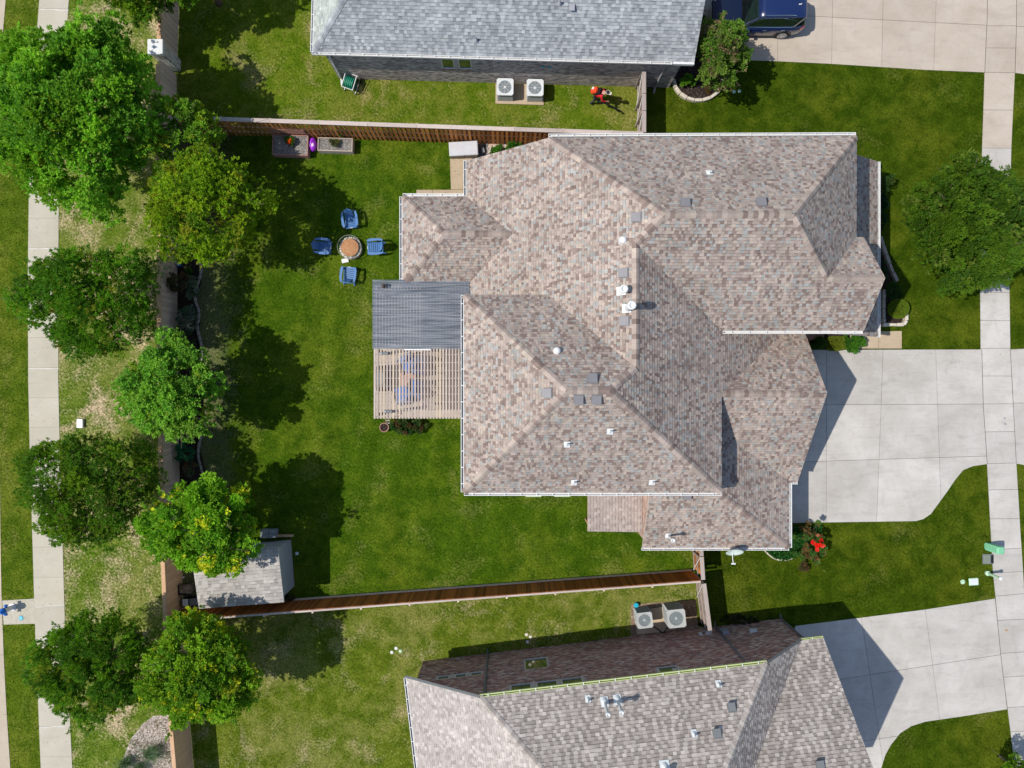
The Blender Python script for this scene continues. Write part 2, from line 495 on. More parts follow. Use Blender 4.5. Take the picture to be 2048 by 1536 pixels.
M['hyd_blue'] = mat_plain('hydrant_blue', (.01, .13, .52), .35)
M['hyd_white'] = mat_plain('hydrant_silver', (.72, .72, .76), .35)
M['teal'] = mat_plain('green_hose', (.01, .22, .13), .5)
M['cream'] = mat_plain('cream_plastic', (.66, .60, .50), .5)
M['terracotta'] = mat_plain('terracotta', (.40, .22, .16), .8)
M['fascia'] = mat_plain('cream_fascia', (.55, .47, .40), .6)
def mat_panel():
    t = NT('grey_polycarbonate')
    n = t.noise(t.pos((.35, 9, 1)), 1.6, 5, .7)
    c = t.mix(t.ramp(n, [(.40, 0.), (.60, 1.)]), (.12, .145, .18), (.36, .38, .41))
    a = t.pbr(c, .3, spec=.5)
    b = t.n('ShaderNodeBsdfTransparent'); b.inputs[0].default_value = (.62, .66, .72, 1)
    m = t.n('ShaderNodeMixShader'); m.inputs[0].default_value = .38
    t.l(a, m.inputs[1]); t.l(b.outputs[0], m.inputs[2])
    return t.done(m.outputs[0])
M['panel'] = mat_panel()

# ============================================================ SETTING: ground, lawns, concrete
def poly_px(pts): return [G(*p) for p in pts]

west_curve = [(-60, -2600), (12, -240), (12, 0), (6, 60), (1, 130), (-2, 400), (-2, 800), (2, 1120), (5, 1250), (12, 1400), (21, 1536), (48, 1800), (300, 3800)]
wc = poly_px(west_curve)
g = MB()
g.prism(wc + [(150, wc[-1][1]), (150, wc[0][1])], -.35, 0.0)
tag(g.build('ground', M['lawn_front']), kind='structure')
g = MB(); g.prism([(-150, -150), (-25, -150), (-25, 150), (-150, 150)], -.9, -.13)
tag(g.build('road', M['conc_road']), kind='structure')
# kerb: one stone length after another along the verge
kerb = tag(bpy.data.objects.new('kerb', None), kind='structure'); COL.objects.link(kerb)
def along(pts, step):
    """equal steps along a polyline -> list of (p,q)"""
    out = []; cur = Vector(pts[0]); i = 0; rem = step; last = Vector(pts[0])
    while i < len(pts) - 1:
        b = Vector(pts[i + 1]); d = (b - cur).length
        if d >= rem:
            cur = cur + (b - cur).normalized() * rem; out.append((last.copy(), cur.copy())); last = cur.copy(); rem = step
        else:
            rem -= d; cur = b; i += 1
    if (cur - last).length > .25 * step: out.append((last.copy(), cur.copy()))
    return out
kc = wc[1:-2]
for p, q in along(kc, 3.1):
    d = (q - p).normalized(); nrm = Vector((-d.y, d.x))
    if nrm.x > 0: nrm = -nrm
    p2 = p + d * .006; q2 = q - d * .006
    b = MB(); b.prism([tuple(p2 + nrm * .19), tuple(q2 + nrm * .19), tuple(q2), tuple(p2)], -.33, .022)
    b.build('kerbstone', M['conc_road'], kerb)

LAWNS = []
def lawn(name, px, mat, z):
    P = poly_px(px)
    b = MB(); b.prism(P, -.02, z)
    o = tag(b.build(name, M[mat]), kind='structure')
    LAWNS.append((P, mat, z))
    return o
fence_w = [(363, -60), (357, 60), (350, 190), (351, 480), (350, 640), (354, 880), (358, 1130), (362, 1245), (372, 1400), (384, 1536), (392, 1620)]
lawn('lawn_kerb_strip', [(13, -60), (80, -60), (79, 0), (66, 180), (58, 400), (56, 560), (57, 760), (60, 900), (66, 1100), (70, 1240), (82, 1536), (86, 1620), (30, 1620), (21, 1536), (12, 1400), (5, 1250), (2, 1120), (-2, 800), (-2, 400), (1, 130), (6, 60), (12, 0)], 'lawn_kerb', .004)
lawn('lawn_verge', [(137, -60), (138, 0), (126, 180), (118, 400), (117, 560), (117, 760), (120, 900), (126, 1100), (130, 1240), (145, 1536), (150, 1620)] + fence_w[::-1], 'lawn_verge', .004)
lawn('lawn_north', fence_w[:2] + [(354, 118), (352, 215), (440, 262), (900, 282), (1290, 291), (1290, 150), (1340, 130), (1340, -60)], 'lawn_north', .004)
lawn('lawn_backyard', [(352, 222), (440, 262), (900, 282), (1290, 291), (1500, 400), (1500, 1000), (1390, 1142), (900, 1178), (362, 1222), (358, 1130), (354, 880), (350, 640), (351, 480)], 'lawn_back', .006)
lawn('lawn_south', [(362, 1224), (900, 1182), (1395, 1146), (1392, 1240), (1500, 1300), (1300, 1620), (392, 1620), (384, 1536), (372, 1400)], 'lawn_south', .004)
lawn('lawn_side_strip', [(1395, 1100), (1700, 1080), (1990, 1130), (1992, 1190), (1600, 1245), (1560, 1300), (1392, 1250)], 'lawn_front', .004)

# bare earth, mulch and gravel (each a sheet with its own lumps)
def sheet(name, px, mat, z, label=None):
    b = MB(); b.prism(poly_px(px), -.02, z)
    return tag(b.build(name, M[mat]), label, kind='structure')
sheet('mulch_bed', [(351, 478), (398, 500), (404, 520), (406, 545), (400, 575), (392, 600), (398, 630), (400, 650), (396, 680), (404, 715), (408, 760), (406, 830), (400, 880), (400, 900), (410, 935), (414, 985), (356, 985), (354, 880), (350, 640)], 'mulch', .03)
#sheet('soil_patch', [(352, 240), (430, 262), (560, 275), (545, 312), (500, 345), (440, 350), (380, 330), (352, 300)], 'mulch', .010)
sheet('gravel_bed', [(306, 1432), (338, 1428), (378, 1470), (392, 1620), (215, 1620), (233, 1565), (245, 1520), (262, 1478), (285, 1448)], 'gravel', .014)
sheet('gravel_strip', [(955, 286), (1100, 284), (1100, 318), (955, 320)], 'gravel', .012)
sheet('mulch_bed', [(1757, 470), (1766, 478), (1790, 560), (1808, 632), (1808, 650), (1757, 650)], 'mulch', .03)
sheet('mulch_bed', [(1605, 655), (1735, 655), (1735, 698), (1605, 698)], 'mulch', .012)
hb = [(1395 + 46 * math.cos(a), 163 + 38 * math.sin(a)) for a in [math.pi * i / 20 for i in range(21)]]
sheet('mulch_bed', hb + [(1345, 100), (1500, 100)], 'mulch', .03)
sheet('mulch_bed', [(1385, -40), (1430, -40), (1420, 60), (1450, 110), (1385, 160)], 'mulch', .012)
#sheet('soil_patch', [(1380, 1225), (1640, 1205), (1640, 1260), (1380, 1300)], 'mulch', .011)
sheet('soil_patch', [(1262, 1208), (1392, 1200), (1396, 1262), (1262, 1290)], 'soil', .012)

# concrete, slab by slab
def slabs(name, outline, fam1, fam2, mat, z=.022, joint=.009, extra=None):
    root = tag(bpy.data.objects.new(name, None), kind='structure'); COL.objects.link(root)
    O = poly_px(outline)
    if area2(O) < 0: O = O[::-1]
    def halfs(fam):
        L = []
        for (a, b) in fam:
            A, B = Vector(G(*a)), Vector(G(*b)); d = (B - A).normalized(); n = Vector((-d.y, d.x)); L.append((n, n.dot(A)))
        return L
    f1, f2 = halfs(fam1), halfs(fam2)
    base = MB(); base.prism(O, -.03, z - .02); base.build('joint_filler', M['joint'], root)
    def bands(poly, fam):
        # normals assumed consistent; order by c along first normal
        if not fam: return [poly]
        ref = fam[0][0]
        F = [(n if n.dot(ref) > 0 else -n, c if n.dot(ref) > 0 else -c) for n, c in fam]
        cx = sum(p[0] for p in poly) / len(poly); cy = sum(p[1] for p in poly) / len(poly)
        F.sort(key=lambda nc: nc[1] - nc[0].dot(Vector((cx, cy))))
        out = []
        for i in range(len(F) + 1):
            q = poly
            if i < len(F): q = clip(q, F[i][0].x, F[i][0].y, F[i][1] - joint)
            if i > 0 and len(q) > 2: q = clip(q, -F[i - 1][0].x, -F[i - 1][0].y, -F[i - 1][1] - joint)
            if len(q) > 2 and abs(area2(q)) > .02: out.append(q)
        return out
    n = 0
    for s in bands(O, f1):
        for q in bands(s, f2):
            # drop doubled points
            q = [p for i, p in enumerate(q) if (Vector(p) - Vector(q[i - 1])).length > 1e-4]
            if len(q) < 3: continue
            b = MB(); b.prism(q, -.08, z + R.uniform(-.002, .002)); b.build('concrete_slab', M[mat], root); n += 1
    return root

walk_w_l = [(80, -60), (79, 0), (66, 180), (58, 400), (56, 560), (57, 760), (60, 900), (66, 1100), (70, 1240), (82, 1536), (86, 1620)]
walk_w_r = [(138, -60), (138, 0), (126, 180), (118, 400), (117, 560), (117, 760), (120, 900), (126, 1100), (130, 1240), (145, 1536), (150, 1620)]
js = [18 + 59.8 * i for i in range(-1, 27)]
ws = slabs('sidewalk', walk_w_l + walk_w_r[::-1], [((50, y), (150, y - 2 + (i % 3))) for i, y in enumerate(js)], [], 'conc_walk', joint=.004)
b = MB()
for y in (18, 497, 737, 1214, 1455):
    x0 = np.interp(y, [p[1] for p in walk_w_l], [p[0] for p in walk_w_l]); x1 = np.interp(y, [p[1] for p in walk_w_r], [p[0] for p in walk_w_r])
    pts = [W(x0 + (x1 - x0) * k / 6 + 1, y + .6 * math.sin(k * 1.7) + (y == 18) * k * .5 - (y > 1200) * k * .6, .03) for k in range(7)]
    b.tube(pts, [.012, .016, .009, .015, .02, .012, .01], 4)
b.build('joint_seal', M['joint_white'], ws)
slabs('hydrant_pad', [(5, 1201), (69, 1197), (71, 1247), (8, 1249)], [], [], 'conc_walk')

walk_e_l = [(1975, -60), (1975, 0), (1969, 145), (1964, 300), (1960, 480), (1960, 560), (1961, 700), (1966, 810), (1974, 930), (1981, 1060), (1986, 1150), (1991, 1195), (2001, 1310), (2015, 1418), (2030, 1536), (2040, 1620)]
walk_e_r = [(2034, -60), (2033, 0), (2029, 147), (2022, 300), (2018, 480), (2018, 560), (2020, 700), (2026, 810), (2032, 925), (2040, 1060), (2046, 1150), (2049, 1195), (2060, 1310), (2073, 1418), (2090, 1536), (2100, 1620)]
js_e = [(-10, 0), (52, 0), (96, 1), (145, 1), (220, 1), (296, 2), (372, 1), (450, 1), (520, 1), (585, 1), (641, 1), (697, -1), (752, 0), (808, -1), (864, -2), (928, -4), (980, -2), (1038, -2), (1101, -8), (1148, -8), (1196, -14), (1243, -8), (1310, -10), (1358, -10), (1418, -8), (1466, -6), (1530, -5)]
jl = [((1950, y), (2100, y + dy)) for y, dy in js_e]
cutN = [p for p in walk_e_l if p[1] < 296] + [(1964, 296)]; cutNr = [p for p in walk_e_r if p[1] < 296] + [(2022, 296.8)]
slabs('sidewalk', cutN + cutNr[::-1], jl[:5], [], 'conc_drive_n')
cutS = [(1964, 296.5)] + [p for p in walk_e_l if p[1] > 310]; cutSr = [(2022, 297.3)] + [p for p in walk_e_r if p[1] > 310]
slabs('sidewalk', cutS + cutSr[::-1], jl[6:], [], 'conc_drive')

drive = [(1560, 700), (1963, 699), (1966, 810), (1974, 928), (1946, 932), (1926, 940), (1911, 958), (1896, 980), (1878, 1005), (1861, 1028), (1846, 1038), (1831, 1042), (1560, 1046)]
slabs('driveway', drive, [((1560, 810), (1970, 808)), ((1560, 925), (1877, 915)), ],
      [((1653, 700), (1652, 1045)), ((1766, 700), (1753, 1045)), ((1871, 700), (1881, 990))], 'conc_drive')
slabs('driveway', [(2020, 699), (2200, 690), (2200, 935), (2060, 932), (2032, 927), (2026, 810)], [((2010, 806), (2200, 806))], [], 'conc_drive')
slabs('driveway', [(1400, -60), (1974, -60), (1974, 30), (1969, 145), (1850, 140), (1664, 128), (1536, 122), (1470, 120), (1405, 118)],
      [((1400, 21), (1975, 51))], [((1556, -60), (1555, 130)), ((1666, -60), (1663, 130)), ((1767, -60), (1763, 140)), ((1874, -60), (1867, 140))], 'conc_drive_n')
slabs('driveway', [(2032, -60), (2200, -60), (2200, 160), (2060, 150), (2030, 146)], [((2030, 53), (2200, 60))], [], 'conc_drive_n')
slabs('driveway', [(1590, 1252), (1850, 1219), (1990, 1197), (2001, 1310), (2014, 1418), (1920, 1433), (1850, 1443), (1822, 1452), (1800, 1466), (1781, 1490), (1770, 1510), (1762, 1536), (1756, 1620), (1560, 1620)],
      [((1590, 1372), (2001, 1309)), ((1600, 1500), (1766, 1476))], [((1723, 1240), (1762, 1500)), ((1849, 1210), (1878, 1430))], 'conc_drive')
slabs('front_path', [(1700, 664), (1803, 662), (1803, 697), (1700, 697)], [], [((1732, 660), (1732, 700)), ((1757, 660), (1757, 700))], 'conc_tan')
slabs('garden_path', [(900, 318), (1000, 312), (1000, 404), (833, 404), (833, 380), (902, 379)], [((820, 379.5), (960, 379.5))], [((865, 370), (865, 410)), ((1000, 300), (1000, 410))], 'conc_tan')
slabs('patio', [(748, 572), (1010, 566), (1010, 834), (752, 834)], [((740, 655), (1000, 655)), ((740, 745), (1000, 745))], [((836, 560), (836, 840))], 'conc_drive_n')
b = MB()
for (ax, ay), (cx_, cy_) in (((1963, 699), (1966, 810)), ((1966, 810), (1974, 928)), ((2020, 699), (2026, 810)), ((2026, 810), (2032, 926)), ((1974, -20), (1974, 30)), ((1974, 30), (1969, 145)), ((2033, -20), (2032, 60)), ((2032, 60), (2029.5, 146)), ((1990, 1197), (2001, 1310)), ((2001, 1310), (2014, 1418))):
    A, C_ = W(ax, ay, 0), W(cx_, cy_, 0); d = (C_ - A).normalized() * .011; n = Vector((-d.y, d.x, 0))
    b.prism([tuple((A + n)[:2]), tuple((C_ + n)[:2]), tuple((C_ - n)[:2]), tuple((A - n)[:2])], .0, .0262)
tag(b.build('joint_filler', M['joint']), kind='structure')
# oil and rust stains are thin films on the slabs
def stain(px, py, r, mat, n=11):
    b = MB(); c = W(px, py, 0)
    b.prism([(c.x + r * R.uniform(.5, 1) * math.cos(2 * math.pi * i / n), c.y + r * .7 * R.uniform(.5, 1) * math.sin(2 * math.pi * i / n)) for i in range(n)], .018, .0275)
    return tag(b.build('stain', mat), kind='structure')
M['stain'] = mat_plain('tyre_stain', (.30, .30, .31), .9); M['stain_rust'] = mat_plain('rust_stain', (.40, .25, .12), .9)
for x, y, r in ((2009, 836, .09), (2010, 848, .12)): stain(x, y, r, M['stain'])
stain(2012, 1260, .10, M['stain_rust'])

# ============================================================ ROOFS
ALL_FACETS = []      # for standing things on the roofs
class Facet:
    def __init__(self, pts, house):
        self.p = [Vector(q) for q in pts]
        n = Vector((0, 0, 0))
        for i in range(len(self.p)):
            a, b = self.p[i], self.p[(i + 1) % len(self.p)]
            n += Vector(((a.y - b.y) * (a.z + b.z), (a.z - b.z) * (a.x + b.x), (a.x - b.x) * (a.y + b.y)))
        if n.z < 0: n = -n; self.p = self.p[::-1]
        self.n = n.normalized()
        self.c = sum(self.p, Vector()) / len(self.p)
        self.g = Vector((-self.n.x / self.n.z, -self.n.y / self.n.z))
        self.house = house
        ALL_FACETS.append(self)
    def z(self, x, y): return self.c.z + self.g.x * (x - self.c.x) + self.g.y * (y - self.c.y)

def roof_at(px, py, lift=0.0):
    """highest roof surface seen at a place of the photograph"""
    best = None
    d = Vector(((px - 1024) / FOC, (768 - py) / FOC, -1.0))
    for f in ALL_FACETS:
        den = f.n.dot(d)
        if abs(den) < 1e-6: continue
        t = f.n.dot(f.c - Vector((0, 0, CAM_H))) / den
        q = Vector((0, 0, CAM_H)) + d * t
        if inside(f.p, q.x, q.y) and (best is None or q.z > best[0].z): best = (q, f)
    return best

PAL_MAIN = [((.425, .345, .293), 3.8), ((.360, .290, .247), 2.8), ((.258, .193, .165), 2.5), ((.355, .350, .325), 1.8), ((.455, .38, .31), 1.2)]
PAL_SOUTH = [((.43, .375, .33), 3), ((.50, .445, .395), 2.4), ((.345, .30, .265), 3)]
PAL_NORTH = [((.36, .38, .385), 3), ((.43, .45, .45), 2.5), ((.29, .305, .32), 2.0)]
PAL_SHED = [((.44, .405, .365), 3), ((.49, .455, .41), 3), ((.385, .355, .32), 2)]
PAL_PATIO = [((.46, .385, .34), 3), ((.485, .415, .37), 2), ((.435, .36, .32), 2)]

def shingles(facets, pal, parent, name='shingles', expo=.143, seed=1, alt=False, tabw=(.08, .11, .13, .16, .19), contrast=1.0):
    rr = random.Random(seed)
    cols = [c for c, w in pal]; wts = [w for c, w in pal]
    V = []; F = []; C = []
    for f in facets:
        n = f.n; u = Vector((0, 0, 1)).cross(n)
        if u.length < 1e-4: u = Vector((1, 0, 0))
        u.normalize(); v = n.cross(u).normalized()
        if v.z < 0: v = -v; u = -u
        P = [((p - f.c).dot(u), (p - f.c).dot(v)) for p in f.p]
        if area2(P) < 0: P = P[::-1]
        v0 = min(p[1] for p in P); v1 = max(p[1] for p in P)
        nrow = int((v1 - v0) / expo) + 1
        def w3(a, b, h): return f.c + u * a + v * b + n * h
        last = [0]
        for i in range(nrow):
            lo = v0 + i * expo; hi = lo + expo
            s = clip(clip(P, 0, 1, hi), 0, -1, -lo)
            if len(s) < 3: continue
            a = min(p[0] for p in s); b = max(p[0] for p in s)
            x = a - rr.uniform(0, .3); prev = None; proud = rr.random() < .5
            while x < b:
                wd = rr.choice(tabw); x1 = x + wd
                proud = not proud if rr.random() < .8 else proud
                q = clip(clip(s, 1, 0, x1), -1, 0, -x)
                if len(q) >= 3 and abs(area2(q)) > 2e-4:
                    c = rr.choices(cols, wts)[0]
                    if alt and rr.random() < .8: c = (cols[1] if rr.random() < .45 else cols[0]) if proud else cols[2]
                    if c == prev and rr.random() < .5 and not alt: c = rr.choices(cols, wts)[0]
                    prev = c
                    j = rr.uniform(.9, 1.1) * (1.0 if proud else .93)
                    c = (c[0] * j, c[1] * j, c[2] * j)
                    t = .017 if proud else .009
                    bi = len(V)
                    # shadow line under the next course painted into tab colour, like printed shingle bands
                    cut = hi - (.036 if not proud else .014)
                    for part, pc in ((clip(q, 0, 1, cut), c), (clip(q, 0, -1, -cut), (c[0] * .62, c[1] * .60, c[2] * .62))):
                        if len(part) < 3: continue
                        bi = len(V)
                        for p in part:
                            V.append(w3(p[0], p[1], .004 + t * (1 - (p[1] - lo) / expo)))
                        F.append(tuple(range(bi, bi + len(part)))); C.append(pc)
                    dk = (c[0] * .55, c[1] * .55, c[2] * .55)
                    # the exposed butt edge and the proud side
                    xa = max(x, min(p[0] for p in q)); xb = min(x1, max(p[0] for p in q))
                    low = [p for p in q if p[1] - lo < 1e-5]
                    if len(low) >= 2:
                        la = min(p[0] for p in low); lb = max(p[0] for p in low); bi = len(V)
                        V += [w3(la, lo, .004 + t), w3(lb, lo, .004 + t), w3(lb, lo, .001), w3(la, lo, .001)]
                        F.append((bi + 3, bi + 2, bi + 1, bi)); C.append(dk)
                x = x1
    me = bpy.data.meshes.new(name)
    me.from_pydata([tuple(p) for p in V], [], F)
    me.materials.append(M['shingle'])
    at = me.color_attributes.new('col', 'FLOAT_COLOR', 'CORNER')
    a = np.ones((len(me.loops), 4), np.float32); k = 0
    for ff, c in zip(F, C):
        a[k:k + len(ff), :3] = c; k += len(ff)
    at.data.foreach_set('color', a.ravel())
    o = link(name, me, parent)
    tag(o, kind='stuff')
    return o

def deck(facets, parent, name='roof', th=.16, mat='deck'):
    b = MB()
    for f in facets:
        b.prism([(p.x, p.y) for p in f.p], [p.z - th for p in f.p], [p.z for p in f.p], 0, 1)
    return b.build(name, [M[mat], M['fascia']], parent)

CAPS = {}
def ridge_caps(lines, pal, parent, expo=.17, hw=.155, seed=3, limit=300):
    """lines: (p0,p1,facetA,facetB), caps lie lowest first"""
    rr = random.Random(seed)
    jobs = []
    pal = [pal[i] for i in range(len(pal)) if i != 3]
    for (p0, p1, fa, fb) in lines:
        p0, p1 = Vector(p0), Vector(p1)
        if p1.z < p0.z: p0, p1 = p1, p0
        d = p1 - p0; L = d.length; d.normalize()
        q = Vector((-d.y, d.x, 0)).normalized()
        # which facet lies on +q
        mid = (p0 + p1) / 2 + q * .3
        if (fa.c - (p0 + p1) / 2).dot(q) < 0: fa, fb = fb, fa
        ga = fa.g.x * q.x + fa.g.y * q.y; gb = -(fb.g.x * q.x + fb.g.y * q.y)
        top = .028
        prof = []
        for s, gg in ((-1, gb), (-.5, gb), (0, 0), (.5, ga), (1, ga)):
            o = q * (hw * s); dz = gg * hw * abs(s)
            prof.append(o + Vector((0, 0, dz + top + (.012 if abs(s) == .5 else (.008 if s == 0 else 0)))))
        ln = expo * 1.35
        mesh_v = []
        for k, (al, up) in enumerate(((0, .014), (ln, -.004))):
            for o in prof: mesh_v.append(o + d * al + Vector((0, 0, up)))
        for o in prof: mesh_v.append(o + Vector((0, 0, .014 - .03)))
        F = [(i, i + 1, 6 + i, 5 + i) for i in range(4)] + [(10 + i, 11 + i, 1 + i, i) for i in range(4)]
        n = int(L / expo)
        variants = []
        for c, w in pal:
            for jj in (.84, 1.0):
                b = MB(); b.add(mesh_v, F, 0, tuple(x * jj * 1.06 for x in c)); variants.append((b.mesh('ridge_cap', M['shingle']), w))
        for i in range(n):
            jobs.append((p0 + d * (i * expo), rr.choices([m for m, w in variants], [w for m, w in variants])[0]))
    jobs.sort(key=lambda j: 0 if abs(j[0].x) < 26 and abs(j[0].y) < 20 else 1)
    rest = MB()
    for k, (p, me) in enumerate(jobs):
        if k < limit:
            link('ridge_cap', me, parent, loc=p)
        else:
            col = me.color_attributes['col'].data[0].color
            rest.add([Vector(v.co) + p for v in me.vertices], [tuple(f.vertices) for f in me.polygons], 0, tuple(col)[:3])
    if rest.v:
        tag(rest.build('ridge_caps', M['shingle'], parent), kind='stuff')

def gutter(p0, p1, parent, out, mat='white_metal', w=.115, h=.10, inner='gutter_in', step=.68, endcap=True, name='gutter', hang=True):
    p0, p1 = Vector(p0), Vector(p1); d = (p1 - p0); L = d.length; d.normalize()
    q = Vector((out[0], out[1], 0)); q = (q - d * q.dot(d)).normalized()
    Mx = Matrix(((d.x, q.x, 0, 0), (d.y, q.y, 0, 0), (0, 0, 1, 0), (0, 0, 0, 1)))
    b = MB(); c = (p0 + p1) / 2
    b.box(c + q * (w / 2 + .006) + Vector((0, 0, -h)), (L, w, .008), M=Mx, mat=1)
    b.box(c + q * .012 + Vector((0, 0, -h / 2)), (L, .010, h - .012), M=Mx)
    b.box(c + q * (w + .004) + Vector((0, 0, -h / 2)), (L, .012, h - .012), M=Mx)
    b.box(c + q * (w + .0) + Vector((0, 0, .004)), (L, .028, .008), M=Mx)
    b.box(c + q * .016 + Vector((0, 0, .004)), (L, .030, .008), M=Mx)
    if endcap:
        for e in (p0, p1): b.box(e + q * (w / 2 + .008) + Vector((0, 0, -h / 2)), (.02, w + .02, h + .01), M=Mx)
    if hang:
        n = max(1, int(L / step))
        for i in range(n):
            b.box(p0 + d * ((i + .5) * L / n) + q * (w / 2 + .006) + Vector((0, 0, .008)), (.034, w + .01, .008), M=Mx, mat=2)
    return b.build(name, [M[mat], M[inner], M['white_metal']], parent)

def brick_wall(name, parent, p0, p1, prof, th=.2, out=None, holes=(), pal=None, mortar='mortar', bw=.205, bh=.072, jt=.011, proud=.010, seed=1):
    """vertical wall p0->p1 (xy); prof = [(s,ztop)...]; bricks laid on the `out` side. base z 0"""
    rr = random.Random(seed)
    p0, p1 = Vector(p0).to_2d(), Vector(p1).to_2d(); d = (p1 - p0); L = d.length; d.normalize()
    q = Vector(out); q = (q - d * q.dot(d)).normalized()
    S = [a for a, z in prof]; Z = [z for a, z in prof]
    def top(s): return float(np.interp(s, S, Z))
    b = MB()
    def P(s, z, o): v = p0 + d * s + q * o; return Vector((v.x, v.y, z))
    # core: front/back faces as columns between profile points and holes
    cuts = sorted(set([0, L] + [a for a in S if 0 < a < L] + [h[0] for h in holes] + [h[1] for h in holes]))
    for a, c in zip(cuts[:-1], cuts[1:]):
        if c - a < 1e-6: continue
        m = (a + c) / 2
        spans = [(0, None)]
        hs = sorted([h for h in holes if h[0] - 1e-6 <= m <= h[1] + 1e-6], key=lambda h: h[2])
        zc = 0; segs = []
        for h in hs: segs.append((zc, h[2])); zc = h[3]
        segs.append((zc, None))
        for z0, z1 in segs:
            ta, tb = (z1, z1) if z1 is not None else (top(a + 1e-6), top(c - 1e-6))
            if max(ta, tb) <= z0: continue
            vs = [P(a, z0, 0), P(c, z0, 0), P(c, tb, 0), P(a, ta, 0), P(a, z0, -th), P(c, z0, -th), P(c, tb, -th), P(a, ta, -th)]
            b.add(vs, [(0, 1, 2, 3), (7, 6, 5, 4), (3, 2, 6, 7), (0, 3, 7, 4), (2, 1, 5, 6), (1, 0, 4, 5)])
    core = b.build(name, M[mortar], parent)
    bb = MB()
    pal = pal or [((.33, .20, .15), 3), ((.25, .14, .11), 2), ((.42, .30, .24), 2), ((.19, .13, .12), 1.2)]
    cols = [c for c, w in pal]; ws = [w for c, w in pal]
    zt = max(Z); row = 0; z = .01
    while z + bh < zt:
        s = -rr.random() * .02 + (0 if row % 2 else -(bw + jt) / 2)
        while s < L:
            a, c = max(s, .0), min(s + bw, L)
            zz = z + bh
            if c - a > .03 and zz < min(top(a), top(c)) - .005 and not any(h[0] - .01 < c and a < h[1] + .01 and h[2] - .01 < zz and z < h[3] + .01 for h in holes):
                o = proud * rr.uniform(.75, 1.25)
                cc = rr.choices(cols, ws)[0]; j = rr.uniform(.85, 1.15); cc = tuple(x * j for x in cc)
                vs = [P(a, z, 0), P(c, z, 0), P(c, zz, 0), P(a, zz, 0), P(a, z, o), P(c, z, o), P(c, zz, o), P(a, zz, o)]
                bb.add(vs, [(4, 5, 6, 7), (3, 2, 6, 7), (0, 3, 7, 4), (2, 1, 5, 6), (1, 0, 4, 5)], 0, cc)
            s += bw + jt
        z += bh + jt; row += 1
    tag(bb.build('bricks', M['brick'], core), kind='stuff')
    return core, P

def window(parent, P, s0, s1, z0, z1, mat='cream', mull=0):
    b = MB(); fw = .038
    def bar(a, c, e, f):
        vs = [P(a, e, .0), P(c, e, .0), P(c, f, .0), P(a, f, .0), P(a, e, -.07), P(c, e, -.07), P(c, f, -.07), P(a, f, -.07)]
        b.add(vs, [(0, 1, 2, 3), (7, 6, 5, 4), (3, 2, 6, 7), (0, 3, 7, 4), (2, 1, 5, 6), (1, 0, 4, 5)])
    bar(s0, s0 + fw, z0, z1); bar(s1 - fw, s1, z0, z1); bar(s0 + fw, s1 - fw, z0, z0 + fw); bar(s0 + fw, s1 - fw, z1 - fw, z1)
    for k in range(mull):
        m = s0 + (s1 - s0) * (k + 1) / (mull + 1); bar(m - .02, m + .02, z0 + fw, z1 - fw)
    o = b.build('window', M[mat], parent)
    g_ = MB(); g_.quad(P(s0 + .03, z0 + .03, -.045), P(s1 - .03, z0 + .03, -.045), P(s1 - .03, z1 - .03, -.045), P(s0 + .03, z1 - .03, -.045))
    g_.build('pane', M['glass'], o)
    # row-lock sill, brick on edge
    s_ = MB(); n = int((s1 - s0 + .1) / .083)
    for k in range(n):
        a = s0 - .05 + k * .083; c = a + .072
        cc = R.choice([(.33, .20, .15), (.28, .16, .12), (.40, .28, .22)])
        vs = [P(a, z0 - .13, 0), P(c, z0 - .13, 0), P(c, z0 - .012, 0), P(a, z0 - .004, 0), P(a, z0 - .13, .035), P(c, z0 - .13, .035), P(c, z0 - .03, .04), P(a, z0 - .03, .04)]
        s_.add(vs, [(4, 5, 6, 7), (3, 2, 6, 7), (0, 3, 7, 4), (2, 1, 5, 6), (1, 0, 4, 5)], 0, cc)
    s_.build('sill', M['brick'], o)
    return o

def box_vent(px, py, parent, mat='mauve_metal', s=.36, turn=0.0):
    q, f = roof_at(px, py)
    n = f.n; u = Vector((0, 0, 1)).cross(n).normalized(); v = n.cross(u)
    if v.z < 0: v = -v; u = -u
    Mx = Matrix(((u.x, v.x, n.x, 0), (u.y, v.y, n.y, 0), (u.z, v.z, n.z, 0), (0, 0, 0, 1)))
    b = MB()
    b.box(q + n * .03, (s * 1.15, s * 1.15, .012), M=Mx)
    # slanted hood: high on the down-slope side
    pts = []
    for (a, c, h) in ((-.5, -.5, .20), (.5, -.5, .20), (.5, .5, .07), (-.5, .5, .07)):
        pts.append((a * s, c * s, h))
    lo = [Vector((a, c, .03)) for a, c, h in pts]; hi = [Vector(p) for p in pts]
    T = Matrix.Translation(q) @ Mx
    b.add([T @ p for p in lo + hi], [(4, 5, 6, 7), (0, 1, 5, 4), (1, 2, 6, 5), (2, 3, 7, 6), (3, 0, 4, 7)])
    b.box(T @ Vector((0, -s * .5 - .004, .10)), (s * .86, .012, .10), M=Mx, mat=1)
    return b.build('roof_vent', [M[mat], M['black']], parent)

